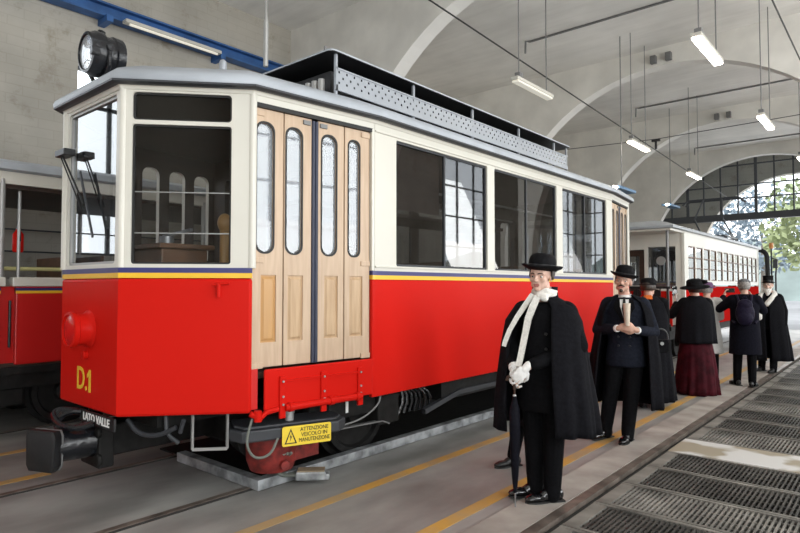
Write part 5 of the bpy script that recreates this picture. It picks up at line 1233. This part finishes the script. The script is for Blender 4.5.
# ---- 6: photographer with backpack, seen from behind
P6 = person((-1.97, 10.78), 192, 'person in grey cap and navy coat with a backpack, back turned, holding up a phone', scale=.985)
ft6 = (((-.09, .02, .085), (-.35, -1, 0)), ((.12, -.08, .085), (.5, -1, 0)))
ar6 = (((-.27, -.16, 1.22), (-.12, -.40, 1.42)), ((.36, -.12, 1.24), (.29, -.36, 1.44)))
hn6 = (((.2, -.5, .85), (.9, 0, 0), -1, .6), ((-.2, -.45, .9), (-.9, -.2, .1), 1, .6))
_, H, R = body(P6, (0, -.03, 1.61), math.radians(10), math.radians(5), 0, ar6, ft6, 'skin', .009, hn6)
hairdo(P6, H, R, M['hair_grey'], front=-.03, low=-.075, grow=1.06)
hat_lathe(P6, H, R, [(.083, -.02), (.092, -.015), (.094, .02), (.088, .055), (.065, .082), (.03, .094), (.005, .096)], M['grey_cap'], 'knit_cap', (0, 0), 1.18, .03)
jacket(P6, M['navy_coat'], list(reversed([(1.49, .085, .085, 0, .015), (1.43, .16, .12, 0, .01), (1.33, .21, .155, 0, 0), (1.08, .205, .155, 0, 0), (.9, .22, .175, 0, 0), (.52, .235, .19, 0, 0)])), ar6, (.086, .070, .055), cut=.9, voxel=.013)
trousers(P6, M['trousers'], ft6, .012, .95); shoes(P6, ft6, M['boot'])
bp0 = wpt(P6, (0, .26, 1.2)); bk = empty('backpack', tuple(bp0), 'dark violet backpack worn on the back of the person in the navy coat', 'backpack', rz=P6.rotation_euler.z); ORI[bk.name] = V((0, 0, 0))
b_ = PB(); b_.ell((0, -.005, -.02), (.135, .075, .20)); b_.ell((0, .035, -.09), (.11, .06, .11)); b_.ell((0, .0, .12), (.11, .065, .09)); b_.fuse('pack_body', M['violet'], bk, .012, 3)
MB().tube([(-.03, -.01, .20), (-.02, -.01, .245), (.02, -.01, .245), (.03, -.01, .20)], .009, 8, 1).build('grab_loop', M['violet'], bk, smooth=True, local=True)
for s in (-1, 1): MB().tube([(s * .08, -.03, .16), (s * .10, -.13, .265), (s * .11, -.27, .27), (s * .125, -.40, .16), (s * .15, -.40, .0), (s * .19, -.26, -.12), (s * .13, -.06, -.17)], .017, 8, 2).build('shoulder_strap', M['violet'], bk, smooth=True, local=True)
php = wpt(P6, (.20, -.43, 1.545)); ph = empty('phone', tuple(php), 'black phone held up by the person with the backpack', 'phone'); a_ = math.radians(12)
MB().obox(tuple(php), (.075 * math.cos(a_), .075 * math.sin(a_), 0), (.004 * -math.sin(a_), .004 * math.cos(a_), 0), (0, 0, .037)).build('phone_case', M['phone'], ph, bevel=.003)
MB().obox(tuple(php + V((.0045 * math.sin(a_), -.0045 * math.cos(a_), 0))), (.069 * math.cos(a_), .069 * math.sin(a_), 0), (.0008 * -math.sin(a_), .0008 * math.cos(a_), 0), (0, 0, .033)).build('phone_screen', M['glass_side'], ph)

# ---- 7: white-bearded man in top hat and cape
P7 = person((-1.97, 12.97), 8, 'white-bearded man in black top hat and long cape with white scarf', scale=.985)
ft7 = (((-.13, .0, .085), (-.6, -1, 0)), ((.06, -.16, .085), (-.35, -1, 0)))
_, H, R = body(P7, (0, -.03, 1.63), math.radians(-6), 0, 0, None, ft7, 'skin_pale', .010)
brows(P7, H, M['hair_white'], 1.3); hairdo(P7, H, R, M['hair_white'], front=-.02, low=-.07, grow=1.1); moustache(P7, H, M['hair_white'])
b_ = PB(); b_.ell(H((0, -.065, -.105)), (.055, .04, .055), R); b_.ell(H((0, -.065, -.15)), (.04, .03, .05), R)
for s in (-1, 1): b_.cap(H((s * .062, -.02, -.03)), H((s * .045, -.055, -.09)), .018, .022)
b_.fuse('beard', M['hair_white'], P7, .009, 2)
hat_lathe(P7, H, R, TOPHAT, M['felt'], 'top_hat', (0, 0), 1.15, .05, [(.0915, .013), (.0925, .015), (.091, .045), (.088, .046)])
ar7 = (((-.25, .02, 1.15), (-.25, -.06, .90)), ((.25, .02, 1.15), (.25, -.06, .90)))
jacket(P7, M['coat'], list(reversed([(1.47, .08, .08, 0, .01), (1.42, .15, .11, 0, .01), (1.32, .195, .135, 0, 0), (1.08, .18, .135, 0, 0), (.8, .20, .155, 0, 0)])), ar7, cut=.95, voxel=.014)
trousers(P7, M['trousers'], ft7, .013); shoes(P7, ft7, M['boot'])
shell('cape', M['cape'], P7, [(1.49, .09, .09, 0, .02), (1.46, .14, .12, 0, .015), (1.40, .215, .15, 0, .01), (1.2, .255, .20, 0, 0), (.9, .285, .235, .0, .01), (.5, .315, .265, .02, .02), (.22, .33, .28, .03, .02)], 80, math.radians(2), math.radians(348), .085, 9, .4, .014, seed=9)
b_ = PB()
for pts in ([(.085, .03, 1.49), (.10, -.05, 1.46), (.05, -.12, 1.38), (-.02, -.16, 1.28)], [(-.085, .03, 1.49), (-.11, -.05, 1.45), (-.14, -.13, 1.33), (-.15, -.18, 1.18), (-.15, -.21, 1.02)], [(-.09, .04, 1.49), (0, .09, 1.50), (.09, .04, 1.49)]):
    b_.chain([V(p) for p in pts], [.05] * len(pts))
b_.fuse('scarf', M['scarf'], P7, .011, 2)

# ---- 8: figure standing behind the first man, only a leg and hem showing
P8 = person((-2.50, 4.80), 22, 'person in black coat almost hidden behind the man with the umbrella, one leg showing', scale=.90)
ft8 = (((-.24, .0, .085), (-.9, -.8, 0)), ((.09, .02, .085), (.1, -1, 0)))
ar8 = (((-.2, .06, 1.15), (-.12, .10, .95)), ((.2, .06, 1.15), (.12, .10, .95)))
_, H, R = body(P8, (.02, -.03, 1.62), 0, math.radians(12), 0, ar8, ft8, 'skin', .011)
hairdo(P8, H, R, M['hair'], front=-.02, low=-.06)
trousers(P8, M['trousers'], ft8, .013, .95); shoes(P8, ft8, M['boot'])
jacket(P8, M['coat'], list(reversed([(1.46, .08, .08, 0, .01), (1.42, .15, .11, 0, .01), (1.32, .195, .14, 0, 0), (1.08, .17, .13, 0, 0), (.8, .20, .16, 0, 0), (.42, .225, .18, 0, 0)])), ar8, cut=.95, voxel=.014)
# ------------------------------------------------------------------ light
w = bpy.data.worlds.new('World'); scn.world = w; w.use_nodes = True
nt = w.node_tree; bg = nt.nodes['Background']
bg.inputs['Color'].default_value = (0.93, 0.96, 1.0, 1); bg.inputs['Strength'].default_value = WORLD
def area(name, loc, rot, sx, sy, e, col=(1, 1, 1)):
    l = bpy.data.lights.new(name, 'AREA'); l.shape = 'RECTANGLE'; l.size = sx; l.size_y = sy; l.energy = e; l.color = col
    o = bpy.data.objects.new(name, l); COL.objects.link(o); o.location = loc; o.rotation_euler = rot
    return o
R_ = math.radians
for a, b in WR:
    area('window_daylight', (XR + .32, (a + b) / 2, 3.45), (R_(116), 0, R_(90)), b - a - .1, 4.6, (78 if a < 20 else 26) * (b - a), (1, .98, .95))
area('wall_daylight', (XL - .35, -3.0, 3.0), (R_(90), 0, R_(-90)), 4.8, 5.0, 35)
area('end_daylight', (-3.1, YE + 1.2, 3.0), (R_(105), 0, R_(180)), 6.4, 5.4, 160)
sun = bpy.data.lights.new('sun', 'SUN'); sun.energy = 1.5; sun.angle = .05; so = bpy.data.objects.new('sun', sun); COL.objects.link(so); so.rotation_euler = (R_(38), 0, R_(-18))
scn.view_settings.view_transform = 'Standard'; scn.view_settings.look = 'None'; scn.view_settings.exposure = EXPO; scn.view_settings.gamma = 1.0
scn.cycles.use_denoising = True
scn.cycles.max_bounces = 8; scn.cycles.transparent_max_bounces = 16; scn.cycles.sample_clamp_indirect = 6.0
scn.cycles.caustics_reflective = False; scn.cycles.caustics_refractive = False
